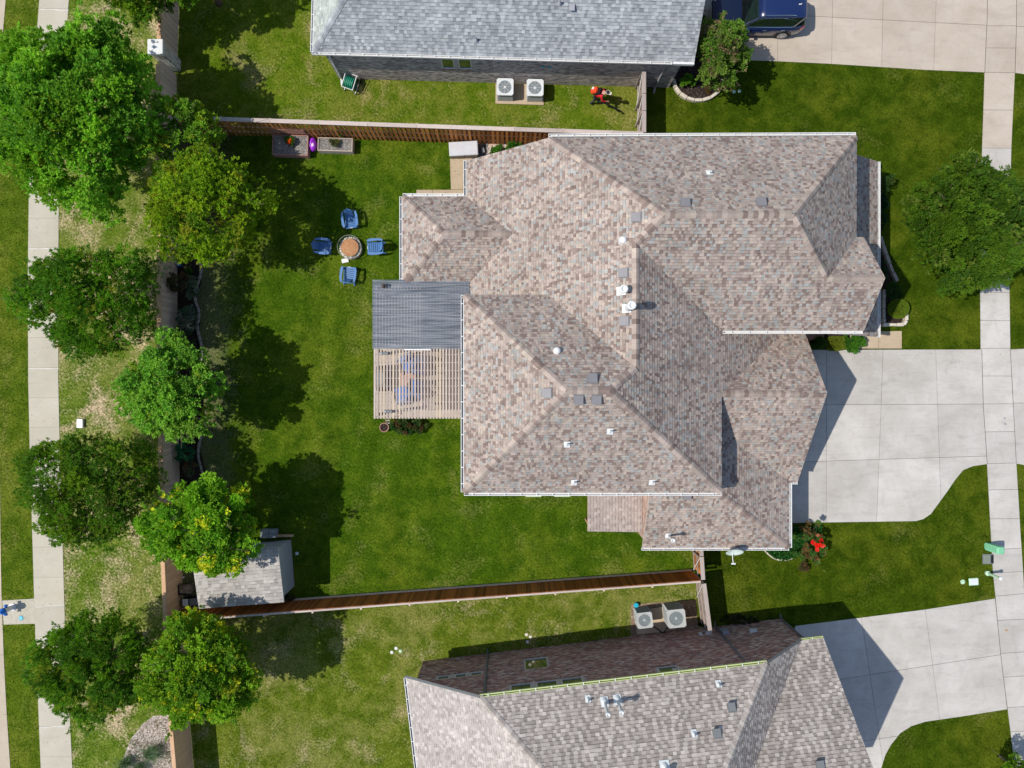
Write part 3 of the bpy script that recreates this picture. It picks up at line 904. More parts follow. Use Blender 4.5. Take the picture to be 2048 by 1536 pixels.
def pipe_vent(px, py, parent, h=.32, r=.038, base=.26, cap=0, mat='white_metal', dome=False, name='vent_pipe'):
    q, f = roof_at(px, py)
    n = f.n; u = Vector((0, 0, 1)).cross(n).normalized(); v = n.cross(u)
    if v.z < 0: v = -v; u = -u
    Mx = Matrix(((u.x, v.x, n.x, 0), (u.y, v.y, n.y, 0), (u.z, v.z, n.z, 0), (0, 0, 0, 1)))
    b = MB()
    b.box(q + n * .032, (base, base * 1.25, .010), M=Mx)
    if dome:
        b.lathe(q - Vector((0, 0, .05)), [(.15, 0), (.16, .14), (.13, .22), (.06, .26), (.01, .27)], 12)
        return b.build('dome_vent', M[mat], parent, smooth=True)
    b.lathe(q + Vector((0, 0, -.04)), [(min(r * 2.6, .17), 0), (min(r * 2.0, .15), .09), (r * 1.25, .17), (r, .18), (r, h), (r * .8, h), (r * .75, h - .06)], 12)
    if cap:
        b.lathe(q + Vector((0, 0, h - .06)), [(cap * .9, 0), (cap, .02), (cap, .12), (cap * .82, .15), (cap * .62, .15), (cap * .6, .10), (cap * .3, .10)], 14)
    return b.build(name, M[mat], parent, smooth=False)

def gable_fill(b, pts, mat=0):
    """vertical polygon panel with .15 thickness; pts are 3D in order"""
    P = [Vector(p) for p in pts]
    n = (P[1] - P[0]).cross(P[2] - P[0]); n.z = 0; n.normalize()
    k = len(P)
    b.add(P + [p - n * .15 for p in P], [tuple(range(k)), tuple(range(2 * k - 1, k - 1, -1))] + [(i, k + i, k + (i + 1) % k, (i + 1) % k) for i in range(k)], mat)

# ============================================================ MAIN HOUSE
house = thing('brick_house', (3, 0, 0), 'large house with rambling mottled beige and brown shingle roof in the middle', 'house')
house.location = (0, 0, 0)
cA = (5.88, 6.54, 9.66); d_ = (4.91, 5.58, 8.83); e_ = (4.91, .635, 8.83); f_ = (3.76, -.25, 9.6); g_ = (2.12, -.25, 9.6)
b_ = (1.575, 10.72, 6.0); nE = (15.0, 10.80, 6.0); r1 = (10.85, 6.54, 9.66); j1 = (12.97, 4.36, 7.77); gp = (15.33, 4.36, 7.77)
v2 = (9.13, 2.33, 6.0); SEc = (9.13, -4.73, 6.0); q0 = (9.13, -.42, 6.0); q0w = (8.73, -.42, 6.0)
q1 = (13.11, 2.73, 3.33); gk = (13.72, -.42, 6.0); q3 = (8.73, -1.68, 5.04); q4 = (13.3, -4.66, 2.85); q5 = (8.73, -4.48, 5.04); gse = (13.3, -7.85, 2.85)
FM = {}
def F_(k, *pts): FM[k] = Facet(pts, 'main'); return FM[k]
F_('BW', (-2.19, 10.72, 2.8), b_, cA, d_, e_, (1.575, 3.88, 6.0), (1.575, 3.5, 6.0), (-2.19, 3.5, 2.8))
F_('AN', b_, nE, r1, cA)
F_('AE', nE, (15.0, 6.39, 6.0), j1, r1)
F_('AGN', j1, gp, (15.33, 6.39, 6.0), (15.0, 6.39, 6.0))
F_('AS', cA, r1, j1, gp, (15.33, 2.33, 6.0), v2, d_)
F_('BE', d_, v2, (9.13, 2.73, 6.0), q1, q0, SEc, f_, e_)
F_('GN', q0w, gk, (13.72, 2.73, 3.42), q1, q0)
F_('GS', q0w, gk, (13.72, -4.73, 2.8), (13.3, -4.73, 2.8), q4, q3)
F_('GE', q3, q4, gse, q5)
F_('WS', gse, q5, (8.73, -4.36, 5.12), (6.26, -4.36, 5.12), (6.26, -7.85, 2.85))
F_('CN', (-2.09, 3.88, 6.0), g_, f_, e_, (1.575, 3.88, 6.0))
F_('CW', (-2.09, 3.88, 6.0), g_, (-2.09, -4.73, 6.0))
F_('CS', (-2.09, -4.73, 6.0), g_, f_, SEc)
F_('DN', (-5.26, 9.01, 2.8), (-3.1, 6.85, 4.68), (.02, 6.85, 4.68), (-2.19, 9.01, 2.8))
F_('DW', (-5.26, 9.01, 2.8), (-3.1, 6.85, 4.68), (-5.26, 4.69, 2.8))
F_('DS', (-5.26, 4.69, 2.8), (-3.1, 6.85, 4.68), (.02, 6.85, 4.68), (-2.19, 4.69, 2.8))
F_('LE', (17.57, 2.28, 2.8), (17.57, 10.7, 2.8), (14.6, 10.7, 4.76), (14.6, 2.28, 4.76))
roof_m = deck(list(FM.values()), house)
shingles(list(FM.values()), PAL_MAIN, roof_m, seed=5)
L_ = lambda a, b, k, l: (a, b, FM[k], FM[l])
ridge_caps([L_(b_, cA, 'BW', 'AN'), L_(cA, r1, 'AN', 'AS'), L_(nE, r1, 'AN', 'AE'), L_(j1, r1, 'AE', 'AS'), L_(j1, gp, 'AGN', 'AS'), L_(cA, d_, 'BW', 'AS'),
            L_(d_, e_, 'BW', 'BE'), L_(e_, f_, 'CN', 'BE'), L_(g_, f_, 'CN', 'CS'), L_((-2.09, 3.88, 6.0), g_, 'CW', 'CN'), L_((-2.09, -4.73, 6.0), g_, 'CW', 'CS'),
            L_(SEc, f_, 'CS', 'BE'), L_(q0, gk, 'GN', 'GS'), L_(gse, q5, 'GE', 'WS'), L_((-5.26, 9.01, 2.8), (-3.1, 6.85, 4.68), 'DN', 'DW'),
            L_((-5.26, 4.69, 2.8), (-3.1, 6.85, 4.68), 'DW', 'DS'), L_((-3.1, 6.85, 4.68), (.02, 6.85, 4.68), 'DN', 'DS')], PAL_MAIN, roof_m, expo=.2)
# eaves
gutter((1.6, 10.78, 5.99), (14.98, 10.84, 5.99), house, (0, 1))
gutter((-2.2, 4.95, 2.79), (-2.2, 5.0, 2.79), house, (-1, 0), hang=False)
gutter((-2.2, 9.04, 2.79), (-2.2, 10.74, 2.79), house, (-1, 0), inner='ds_grey')
gutter((-5.27, 4.70, 2.79), (-5.27, 9.0, 2.79), house, (-1, 0), w=.13)
gutter((-5.24, 9.02, 2.79), (-2.34, 9.02, 2.79), house, (0, 1), w=.13)
gutter((-2.10, -4.70, 5.99), (-2.10, 3.86, 5.99), house, (-1, 0), inner='ds_grey')
gutter((-2.08, -4.74, 5.99), (9.12, -4.74, 5.99), house, (0, -1))
gutter((9.2, 2.32, 5.99), (15.28, 2.32, 5.99), house, (0, -1))
gutter((6.24, -7.86, 2.84), (13.29, -7.86, 2.84), house, (0, -1))
gutter((13.31, -7.85, 2.84), (13.31, -4.76, 2.84), house, (1, 0))
gutter((13.34, -4.74, 2.79), (13.72, -4.74, 2.79), house, (0, -1), w=.07, h=.07)
gutter((17.58, 2.26, 2.79), (17.58, 10.68, 2.79), house, (1, 0), w=.12)
# walls below the eaves
pal_m = [((.36, .23, .17), 3), ((.30, .17, .13), 2), ((.45, .34, .28), 2.5), ((.22, .15, .13), 1)]
b = MB()
b.prism([(-4.86, 5.09), (-1.8, 5.09), (-1.8, 8.61), (-4.86, 8.61)], 0, 2.85)
b.prism([(-1.79, 3.4), (8.6, 3.4), (8.6, 10.35), (-1.79, 10.35)], 0, 2.83)
b.prism([(1.9, 2.74), (14.6, 2.74), (14.6, 10.38), (1.9, 10.38)], 2.83, 5.98)
b.prism([(8.6, 2.74), (17.17, 2.74), (17.17, 10.3), (8.6, 10.3)], 0, 2.83)
b.prism([(-1.69, -4.33), (8.72, -4.33), (8.72, 3.48), (-1.69, 3.48)], 0, 5.98)
b.prism([(8.72, -4.34), (13.32, -4.34), (13.32, 2.3), (8.72, 2.3)], 0, 2.82)
b.prism([(8.72, -7.44), (12.9, -7.44), (12.9, -4.35), (8.72, -4.35)], 0, 2.84)
gable_fill(b, [(13.32, -4.34, 2.8), (13.32, 2.73, 2.8), (13.32, 2.73, 3.25), (13.32, -.42, 5.82), (13.32, -4.34, 2.95)])
gable_fill(b, [(14.95, 2.74, 5.9), (14.95, 6.2, 5.9), (14.95, 4.36, 7.55)])
gable_fill(b, [(-1.79, 10.35, 2.8), (1.6, 10.35, 2.8), (1.6, 10.35, 5.8), (-1.79, 10.35, 2.95)])
b.build('wall', M['mortar'], house)
brick_wall('wall', house, (6.31, -4.34), (6.31, -7.44), [(0, 4.93), (3.1, 2.95)], out=(-1, 0), pal=[((.52, .36, .29), 3), ((.60, .46, .38), 2), ((.42, .25, .19), 2)], seed=4)
brick_wall('wall', house, (6.33, -7.44), (8.72, -7.44), [(0, 2.9), (2.1, 2.9)], out=(0, -1), pal=pal_m, seed=5)
# low roofed porch on the south side
pf = Facet([(3.68, -7.16, 2.42), (3.68, -4.3, 2.42), (6.28, -4.3, 2.60), (6.28, -7.16, 2.60)], 'main')
pr = MB(); pr.prism([(p.x, p.y) for p in pf.p], [p.z - .14 for p in pf.p], [p.z for p in pf.p], 0, 1)
pro = pr.build('porch_roof', [M['deck'], M['fence_cap_tan']], house)
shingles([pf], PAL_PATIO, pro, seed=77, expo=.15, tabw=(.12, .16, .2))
b = MB()
for x, y in ((3.85, -7.0), (5.1, -7.0), (6.2, -7.0)): b.box((x, y, 1.14), (.12, .12, 2.27))
b.build('porch_post', M['fence_cap_tan'], house)
# garage and front doors, seen only from beside
b = MB()
for k in range(4): b.box((13.335, -2.7 + .0, .3 + k * .56), (.04, 2.6, .54))
b.build('garage_door', M['cream'], house)
# vents and pipes on the roof
for x, y in ((1370, 409), (1522, 407), (1275, 435), (1249, 546), (1251, 642), (1185, 760), (1157, 796), (1193, 796), (1097, 786)): box_vent(x, y, house)
box_vent(1374, 988, house, s=.36)
for x, y in ((1220, 862), (1134, 888), (1148, 964), (1304, 964)): pipe_vent(x, y, house, h=.42)
pipe_vent(1418, 346, house, h=.3)
pipe_vent(1336, 1071, house, h=1.05, r=.06, cap=.10)
pipe_vent(1243, 582, house, h=.62, r=.11, base=.34, cap=.17, name='flue')
pipe_vent(1254, 617, house, h=1.15, r=.13, base=.34, cap=.17, name='flue')
pipe_vent(1114, 702, house, dome=True, base=.2, mat='white_metal')
pipe_vent(1246, 481, house, dome=True, base=.3, mat='white_metal')
M['dish'] = mat_plain('dish_enamel', (.66, .76, .68), .45)
# dish on the eave
dish = thing('satellite_dish', W(1460, 1096, 2.9), 'pale grey satellite dish with its arm hanging over the south gutter of the main house', 'satellite dish')
b = MB(); b.tube([(0, .1, -.05), (0, -.05, .12), (.06, -.1, .32)], .025, 8); b.build('mast', M['grey_metal'], dish)
tilt = Matrix.Rotation(math.radians(58), 4, 'X')
b = MB(); b.lathe((.08, -.02, .42), [(.0, 0), (.15, .012), (.30, .05), (.40, .10), (.41, .11), (.395, .115), (.29, .066), (.15, .027), (.0, .015)], 28, M=tilt)
b.build('reflector', M['dish'], dish, smooth=True)
b = MB(); b.tube([(.06, -.05, .22), (.03, -.45, .30), (.05, -.62, .34)], .02, 6); b.box((.05, -.66, .36), (.20, .07, .05)); b.build('feed_arm', M['ac_light'], dish)

# ============================================================ NORTH HOUSE
nh = thing('brick_house', (0, 16, 0), 'single storey house with blue grey shingle roof at the top edge', 'house'); nh.location = (0, 0, 0)
no_ = Vector((-9.45, 15.80)); ne_ = Vector((8.66, 15.30)); nu = (ne_ - no_).normalized(); nv = Vector((-nu.y, nu.x)); nL = (ne_ - no_).length
def NP(s, t, z): v = no_ + nu * s + nv * t; return (v.x, v.y, z)
FN = {'S': Facet([NP(0, 0, 3.2), NP(nL, 0, 3.2), NP(nL, 6, 8.3), NP(6, 6, 8.3)], 'n'), 'W': Facet([NP(0, 0, 3.2), NP(6, 6, 8.3), NP(0, 12, 3.2)], 'n'),
      'N': Facet([NP(0, 12, 3.2), NP(nL, 12, 3.2), NP(nL, 6, 8.3), NP(6, 6, 8.3)], 'n')}
roof_n = deck(list(FN.values()), nh)
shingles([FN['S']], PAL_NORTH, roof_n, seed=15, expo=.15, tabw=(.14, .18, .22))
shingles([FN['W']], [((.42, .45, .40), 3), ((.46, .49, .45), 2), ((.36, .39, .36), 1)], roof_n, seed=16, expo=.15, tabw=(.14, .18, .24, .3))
ridge_caps([(NP(0, 0, 3.2), NP(6, 6, 8.3), FN['S'], FN['W']), (NP(6, 6, 8.3), NP(nL, 6, 8.3), FN['S'], FN['N'])], PAL_NORTH, roof_n, expo=.2, seed=8, limit=120)
gutter(NP(-.05, -.01, 3.19), NP(nL - 1.05, -.01, 3.19), nh, (-nv.x, -nv.y))
gutter(NP(-.01, 0, 3.19), NP(-.01, 11.9, 3.19), nh, (-1, 0))
b = MB(); b.prism([NP(nL - 1.0, -.12, 0)[:2], NP(nL, -.12, 0)[:2], NP(nL, 0, 0)[:2], NP(nL - 1.0, 0, 0)[:2]], 3.02, 3.2); b.build('fascia', M['white_metal'], nh)
pal_n = [((.46, .40, .37), 3), ((.56, .50, .46), 2.5), ((.30, .27, .27), 2), ((.62, .56, .51), 1)]
wt = .10
w1, PN = brick_wall('wall', nh, NP(.45, wt, 0), NP(nL - .5, wt, 0), [(0, 3.1), (nL, 3.1)], out=(-nv.x, -nv.y), pal=pal_n, seed=21, mortar='mortar',
                    holes=[(5.55, 6.15, 1.5, 2.55), (6.38, 7.0, 1.5, 2.55)])
window(nh, PN, 5.55, 6.15, 1.5, 2.55, 'ac_light'); window(nh, PN, 6.38, 7.0, 1.5, 2.55, 'ac_light')
brick_wall('wall', nh, NP(.45, wt + .012, 0), NP(.45, 11.6, 0), [(0, 3.1), (11.5, 3.1)], out=(-nu.x, -nu.y), pal=pal_n, seed=22)
brick_wall('wall', nh, NP(nL - .5, wt + .012, 0), NP(nL - .5, 11.6, 0), [(0, 3.2), (5.7, 7.9), (11.5, 3.2)], out=(nu.x, nu.y), pal=pal_n, seed=23)
def downspout(parent, pts, mat='ds_grey', w=.085):
    b = MB(); P_ = [Vector(p) for p in pts]
    b.tube(P_, w * .62, 4); return b.build('downspout', M[mat], parent)
downspout(nh, [NP(.75, -.06, 3.1), NP(.62, wt - .06, 2.85), NP(.62, wt - .06, .15), NP(.62, wt - .35, .06)], 'ac_light')
downspout(nh, [NP(nL - 1.15, -.06, 3.1), NP(nL - 1.25, wt - .06, 2.8), NP(nL - 1.25, wt - .06, .15), NP(nL - 1.3, wt - .35, .06)], 'grey_metal')
b = MB()
for s in (10.72, 11.05): b.lathe(PN(s - .2, 2.05, .02), [(.08, 0), (.09, .03), (.0, .03)], 10, M=Matrix.Rotation(math.radians(90), 4, 'X'))
b.build('wall_vent', M['cyan'], nh)
pipe_vent(953, 81, nh, h=.30, mat='grey_metal', base=.16); pipe_vent(1120, 8, nh, h=.30, mat='grey_metal', base=.16); box_vent(1144, 13, nh, 'grey_metal', s=.24)

# ============================================================ SOUTH HOUSE
sh = thing('brick_house', (0, -16, 0), 'brick house with plain taupe shingle roof at the bottom edge', 'house'); sh.location = (0, 0, 0)
so = Vector((-1.4, -13.67)); su = Vector((.993, .118)).normalized(); sv = Vector((su.y, -su.x))
def SP(s, t, z): v = so + su * s + sv * t; return (v.x, v.y, z)
FS = {'N': Facet([SP(0, 0, 6), SP(12.6, 0, 6), SP(8.1, 4.5, 9.9), SP(4.5, 4.5, 9.9)], 's'),
      'W': Facet([SP(-3.7, 0, 2.8), SP(0, 0, 6), SP(4.5, 4.5, 9.9), SP(0, 9, 6), SP(-3.7, 9, 2.8)], 's'),
      'S': Facet([SP(0, 9, 6), SP(12.6, 9, 6), SP(8.1, 4.5, 9.9), SP(4.5, 4.5, 9.9)], 's'),
      'E': Facet([SP(12.6, 0, 6), SP(14.9, 0, 4.0), SP(10.6, 4.3, 7.74), SP(13.4, 7.1, 5.3), SP(12.6, 9, 6), SP(8.1, 4.5, 9.9)], 's'),
      'GN': Facet([SP(14.9, 0, 4.0), SP(15.96, 0, 4.0), SP(15.96, 4.3, 7.74), SP(10.6, 4.3, 7.74)], 's'),
      'GS': Facet([SP(10.6, 4.3, 7.74), SP(15.96, 4.3, 7.74), SP(15.96, 7.6, 4.87), SP(13.9, 7.6, 4.87)], 's')}
roof_s = deck(list(FS.values()), sh, th=.14)
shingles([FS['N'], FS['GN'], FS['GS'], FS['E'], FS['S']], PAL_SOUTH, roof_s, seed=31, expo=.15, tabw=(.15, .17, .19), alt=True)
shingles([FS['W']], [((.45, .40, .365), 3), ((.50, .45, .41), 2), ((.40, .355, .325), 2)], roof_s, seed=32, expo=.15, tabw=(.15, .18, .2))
ridge_caps([(SP(0, 0, 6), SP(4.5, 4.5, 9.9), FS['N'], FS['W']), (SP(12.6, 0, 6), SP(8.1, 4.5, 9.9), FS['N'], FS['E']), (SP(4.5, 4.5, 9.9), SP(8.1, 4.5, 9.9), FS['N'], FS['S']),
            (SP(10.6, 4.3, 7.74), SP(15.96, 4.3, 7.74), FS['GN'], FS['GS'])], PAL_SOUTH, roof_s, expo=.2, seed=9, limit=140)
gutter(SP(.02, -.01, 5.99), SP(12.58, -.01, 5.99), sh, (-sv.x, -sv.y), mat='green_white', inner='green_white')
gutter(SP(-3.71, .02, 2.79), SP(-3.71, 8.9, 2.79), sh, (-su.x, -su.y), inner='ds_grey')
gutter(SP(14.95, -.01, 3.99), SP(15.94, -.01, 3.99), sh, (-sv.x, -sv.y), mat='green_white', inner='green_white', w=.08)
for a, c in ((SP(-3.72, -.03, 2.78), SP(0, -.03, 5.98)), (SP(12.6, -.03, 5.98), SP(14.92, -.03, 3.98))):
    b = MB(); b.tube([a, c], .07, 4); b.build('barge_board', M['ds_grey'], sh)
pal_s = [((.50, .285, .215), 3), ((.40, .21, .165), 2.5), ((.58, .40, .32), 2), ((.64, .50, .42), 1.1), ((.28, .18, .16), 1)]
s_off = 3.3
def sx(s): return s + s_off
holes_s = [(sx(-2.28), sx(-1.70), 2.2, 2.62), (sx(-1.42), sx(-.86), 2.2, 2.62), (sx(-.66), sx(-.10), 2.2, 2.62), (sx(2.0), sx(3.12), 1.35, 2.65),
           (sx(1.30), sx(2.25), 4.2, 5.4), (sx(2.5), sx(3.45), 4.2, 5.4), (sx(3.65), sx(4.6), 4.2, 5.4), (sx(8.1), sx(9.0), 4.2, 5.4)]
w2, PS = brick_wall('wall', sh, SP(-3.3, .36, 0), SP(15.5, .36, 0), [(0, 3.0), (sx(0), 5.86), (sx(12.6), 5.86), (sx(14.9), 3.86), (sx(15.5), 3.86)], out=(-sv.x, -sv.y), pal=pal_s, seed=41, holes=holes_s, mortar='mortar_dark')
for h in holes_s: window(sh, PS, *h, 'cream')
brick_wall('wall', sh, SP(-3.3, .372, 0), SP(-3.3, 8.5, 0), [(0, 2.95), (8.1, 2.95)], out=(-su.x, -su.y), pal=pal_s, seed=42, mortar='mortar_dark')
brick_wall('wall', sh, SP(15.5, .372, 0), SP(15.5, 7.3, 0), [(0, 3.9), (3.87, 7.3), (6.9, 4.8)], out=(su.x, su.y), pal=pal_s, seed=43, mortar='mortar_dark')
b = MB(); b.prism([SP(-3.1, 8.5, 0)[:2], SP(15.3, 8.5, 0)[:2], SP(15.3, 8.7, 0)[:2], SP(-3.1, 8.7, 0)[:2]], 0, 3.0); b.build('wall', M['mortar'], sh)
downspout(sh, [SP(.12, .05, 5.9), SP(.12, .30, 5.6), SP(.12, .30, .1), SP(.1, .1, .05)])
downspout(sh, [SP(11.6, .05, 5.9), SP(12.0, .30, 5.6), SP(12.0, .30, .1), SP(12.0, .05, .05)], 'ds_grey')
downspout(sh, [SP(15.2, .05, 3.9), SP(15.42, .30, 3.6), SP(15.42, .30, .1), SP(15.42, .1, .05)])
b = MB()
for s, z in ((11.0, .9), (11.35, .9)): b.box(PS(sx(s), z, .06), (.17, .1, .2), rz=.118)
b.build('meter_box', M['ac_light'], sh)
b = MB(); b.box(PS(sx(12.3) - .1, 1.1, .1), (.32, .18, .42), rz=.118); b.build('meter_box', M['grey_metal'], sh)
b = MB(); b.box(PS(sx(13.55), 1.3, .07), (.35, .12, .25), rz=.118); b.build('meter_box', M['ac_light'], sh)
b = MB()
for s, z in ((4.6, 3.6), (4.9, 3.6), (10.0, 3.3), (10.3, 3.3), (2.0, 3.3)): b.lathe(PS(sx(s), z, .015), [(.075, 0), (.08, .03), (0, .03)], 8, M=Matrix.Rotation(math.radians(90), 4, 'X'))
b.build('wall_vent', M['mauve_metal'], sh)
for x, y in ((1176, 1398), (1437, 1368), (1388, 1467)): pipe_vent(x, y, sh, h=.38, mat='ac_light', base=.24)
for x, y in ((1209, 1404), (1235, 1400)): pipe_vent(x, y, sh, h=1.15, r=.065, cap=.10, mat='ac_light', base=.34, name='flue')
for x, y in ((1463, 1416), (1434, 1468), (1640, 1532)): box_vent(x, y, sh, 'ds_grey', s=.30)
pipe_vent(1330, 1534, sh, h=.5, r=.06, cap=.1, mat='ac_light', base=.4)

# ============================================================ FENCES
def board_mesh(w, h, th, mat, top='flat'):
    b = MB()
    b.prism([(-w / 2, -th / 2), (w / 2, -th / 2), (w / 2, th / 2), (-w / 2, th / 2)], 0, h)
    return b.mesh('fence_board', M[mat])

def fence(label, path, h, boards='grey', cap=None, capw=.20, pitch=.142, bw=.138, inside=1, alt=False, rails=True, group=None, capstep=2.4, capth=.035, bases=(0,), posts=True, kick=False):
    """path: world xy points; boards hang on the `inside` side (+1 = left of travel)"""
    t = thing('fence', (path[0][0], path[0][1], 0), label, 'fence', group)
    P = [Vector(p) for p in path]
    me = board_mesh(bw, h - .05, .018, boards)
    segs = along(P, pitch)
    k = 0; extra = MB()
    for i, (a, c) in enumerate(segs):
        d = (c - a).normalized(); n = Vector((-d.y, d.x)) * inside
        m = (a + c) / 2
        rz = math.atan2(d.y, d.x)
        off = .055 if not alt else (.062 if i % 2 == 0 else -.035)
        if alt and i % 2 == 1: pass
        p = m + n * off
        if k < 300:
            o = link('fence_board', me, t, world=True, loc=(p.x, p.y, .03 + R.uniform(-.006, .006)), rot=(0, 0, rz + R.uniform(-.012, .012)))
            k += 1
        else:
            extra.box((p.x, p.y, .03 + (h - .05) / 2), (bw, .018, h - .05), rz=rz)
    if extra.v: tag(extra.build('fence_boards', M[boards], t, world=True), kind='stuff')
    # rails and posts on the far side
    if rails:
        for z in (.35, h * .5, h - .3):
            b = MB()
            for a, c in along(P, 2.4):
                d = (c - a).normalized(); n = Vector((-d.y, d.x)) * inside
                q = (a + c) / 2 - n * .022
                b.box((q.x, q.y, z), ((c - a).length, .038, .088), rz=math.atan2(d.y, d.x))
            b.build('rail', M['fence_grey'], t, world=True)
    if posts:
        for a, c in along(P, 2.4):
            d = (c - a).normalized(); n = Vector((-d.y, d.x)) * inside
            q = a - n * .09
            b = MB(); b.box((q.x, q.y, h / 2), (.085, .085, h), rz=math.atan2(d.y, d.x)); b.build('post', M['fence_grey'], t, world=True)
    if cap:
        for a, c in along(P, capstep):
            d = (c - a).normalized(); m = (a + c) / 2; n = Vector((-d.y, d.x)) * inside
            b = MB(); q = m - n * .01
            b.bevbox((q.x, q.y, h - .02 + capth / 2), ((c - a).length - .008, capw, capth), .004, rz=math.atan2(d.y, d.x))
            b.build('cap_board', M[cap], t, world=True)
    if kick:
        b = MB()
        for a, c in along(P, 2.4):
            d = (c - a).normalized(); n = Vector((-d.y, d.x)) * inside; q = (a + c) / 2 + n * .10
            b.box((q.x, q.y, .12), ((c - a).length, .04, .24), rz=math.atan2(d.y, d.x))
        b.build('kick_board', M['fence_grey'], t, world=True)
    return t

M['fence_cap_old'] = mat_wood('old_cap_wood', (.34, .28, .25), (.47, .40, .36), (8, .4, 8), .12, 3)
WF = [W(322, -60, 1.83), W(321, 0, 1.83), W(317, 70, 1.83)]
xy = lambda v: (v.x, v.y)
fence('weathered grey boundary fence north of the stone pillar beside the largest tree', [xy(W(322, -140, 1.83)), xy(W(321, 0, 1.83)), xy(W(318, 84, 1.83))], 1.83, 'fence_grey', 'fence_cap_tan', inside=1, capw=.19)
fence('long weathered grey boundary fence with a tan cap running behind the back yard', [xy(W(316, 118, 1.83)), xy(W(317, 300, 1.83)), xy(W(318, 480, 1.83)), xy(W(318, 640, 1.83)), xy(W(321, 880, 1.83)), xy(W(325, 1100, 1.83))][::-1], 1.83, 'fence_grey', 'fence_cap_tan', inside=-1, capw=.20)
fence('short warm tan boundary fence beside the wheelbarrow and the grey shed', [xy(W(325, 1103, 1.83)), xy(W(331, 1243, 1.83))][::-1], 1.83, 'fence_tan', 'fence_cap_tan', inside=-1, capw=.20)
fence('fresh tan boundary fence running south from the red fence past the gravel bed', [xy(W(331, 1246, 1.83)), xy(W(340, 1430, 1.83)), xy(W(346, 1500, 1.83)), xy(W(358, 1640, 1.83))][::-1], 1.83, 'fence_tan', 'fence_cap_tan', inside=-1, capw=.19)
fence('orange stained fence of overlapping boards with a pale cap north of the back yard', [xy(W(344, 235, 2.1)), (6.44, 12.27)], 2.1, 'fence_orange', 'fence_cap_grey', inside=-1, alt=True, pitch=.117, bw=.125, capw=.20)
fence('dark red stained fence with a thin pale cap south of the back yard', [xy(W(333, 1243, 1.95)), xy(W(1402, 1163, 1.95))], 1.95, 'fence_red', 'fence_cap_grey', inside=1, capw=.085, kick=True)

def side_gate(label, p0, p1, h, mat, cap, split):
    """boards on the east face, frame and braces on the west face"""
    t = thing('gate_fence', (p0[0], p0[1], 0), label, 'fence')
    A, B = Vector(p0), Vector(p1); d = (B - A).normalized(); L = (B - A).length; n = Vector((d.y, -d.x))
    if n.x < 0: n = -n
    rz = math.atan2(d.y, d.x)
    me = board_mesh(.138, h - .05, .018, mat)
    for i in range(int(L / .142)):
        p = A + d * (.071 + i * .142) + n * .03
        link('fence_board', me, t, world=True, loc=(p.x, p.y, .03), rot=(0, 0, rz))
    for z in (.3, h * .5, h - .25):
        b = MB(); q = (A + B) / 2 - n * .01; b.box((q.x, q.y, z), (L, .04, .09), rz=rz); b.build('rail', M['fence_old'], t, world=True)
    cuts = [0] + split + [L]
    for a, c in zip(cuts[:-1], cuts[1:]):
        q = A + d * ((a + c) / 2)
        b = MB(); b.bevbox((q.x, q.y, h + .0), (c - a - .03, .20, .035), .004, rz=rz); b.build('cap_board', M[cap], t, world=True)
        for e in (a + .06,):
            q = A + d * e - n * .07; b = MB(); b.box((q.x, q.y, h / 2), (.09, .09, h - .03), rz=rz); b.build('post', M['fence_old'], t, world=True)
        s = A + d * (a + .1) - n * .06; e_ = A + d * min(c - .05, a + 1.2) - n * .06
        b = MB(); b.tube([(s.x, s.y, h - .12), (e_.x, e_.y, .25)], .022, 4); b.build('brace', M['ac_light'], t, world=True)
    return t
side_gate('grey wooden gate fence joining the north house to the orange fence', xy(W(1288, 140, 2.0)), (6.50, 12.36), 2.0, 'fence_old', 'fence_cap_old', [1.15, 2.0])
side_gate('reddish gate fence hanging between the main house and the dark red fence', (9.28, -7.55), (9.42, -9.66), 1.95, 'fence_orange', 'fence_cap_old', [.95])
side_gate('weathered fence leading from the dark red fence corner down to the south house wall', (9.46, -9.82), (9.78, -12.35), 1.95, 'fence_old', 'fence_cap_old', [])

# stone pillar in the boundary fence
pt = W(310, 93, 2.05)
pil = thing('stone_pillar', (pt.x, pt.y, 0), 'square stone pillar with a large pale cap slab standing in the west fence', 'pillar')
b = MB(); b.box((0, 0, .95), (.56, .56, 1.9)); b.build('core', M['mortar_dark'], pil)
rr = random.Random(5)
for side in range(4):
    for row in range(8):
        x = -.29
        while x < .27:
            w = min(rr.uniform(.14, .30), .29 - x)
            if w < .06: break
            b = MB(); b.bevbox((0, 0, 0), (w - .015, .05, .22), .012)
            a = side * math.pi / 2
            p = Matrix.Rotation(a, 3, 'Z') @ Vector((x + w / 2, -.30, .13 + row * .235))
            last = b.build('stone', M['pillar_stone' if rr.random() < .6 else 'pillar_stone_b'], pil)
            last.location = p; last.rotation_euler = (0, 0, a)
            x += w
b = MB(); b.bevbox((0, 0, 1.975), (.76, .76, .15), .02); b.build('cap_slab', M['white_metal'], pil)

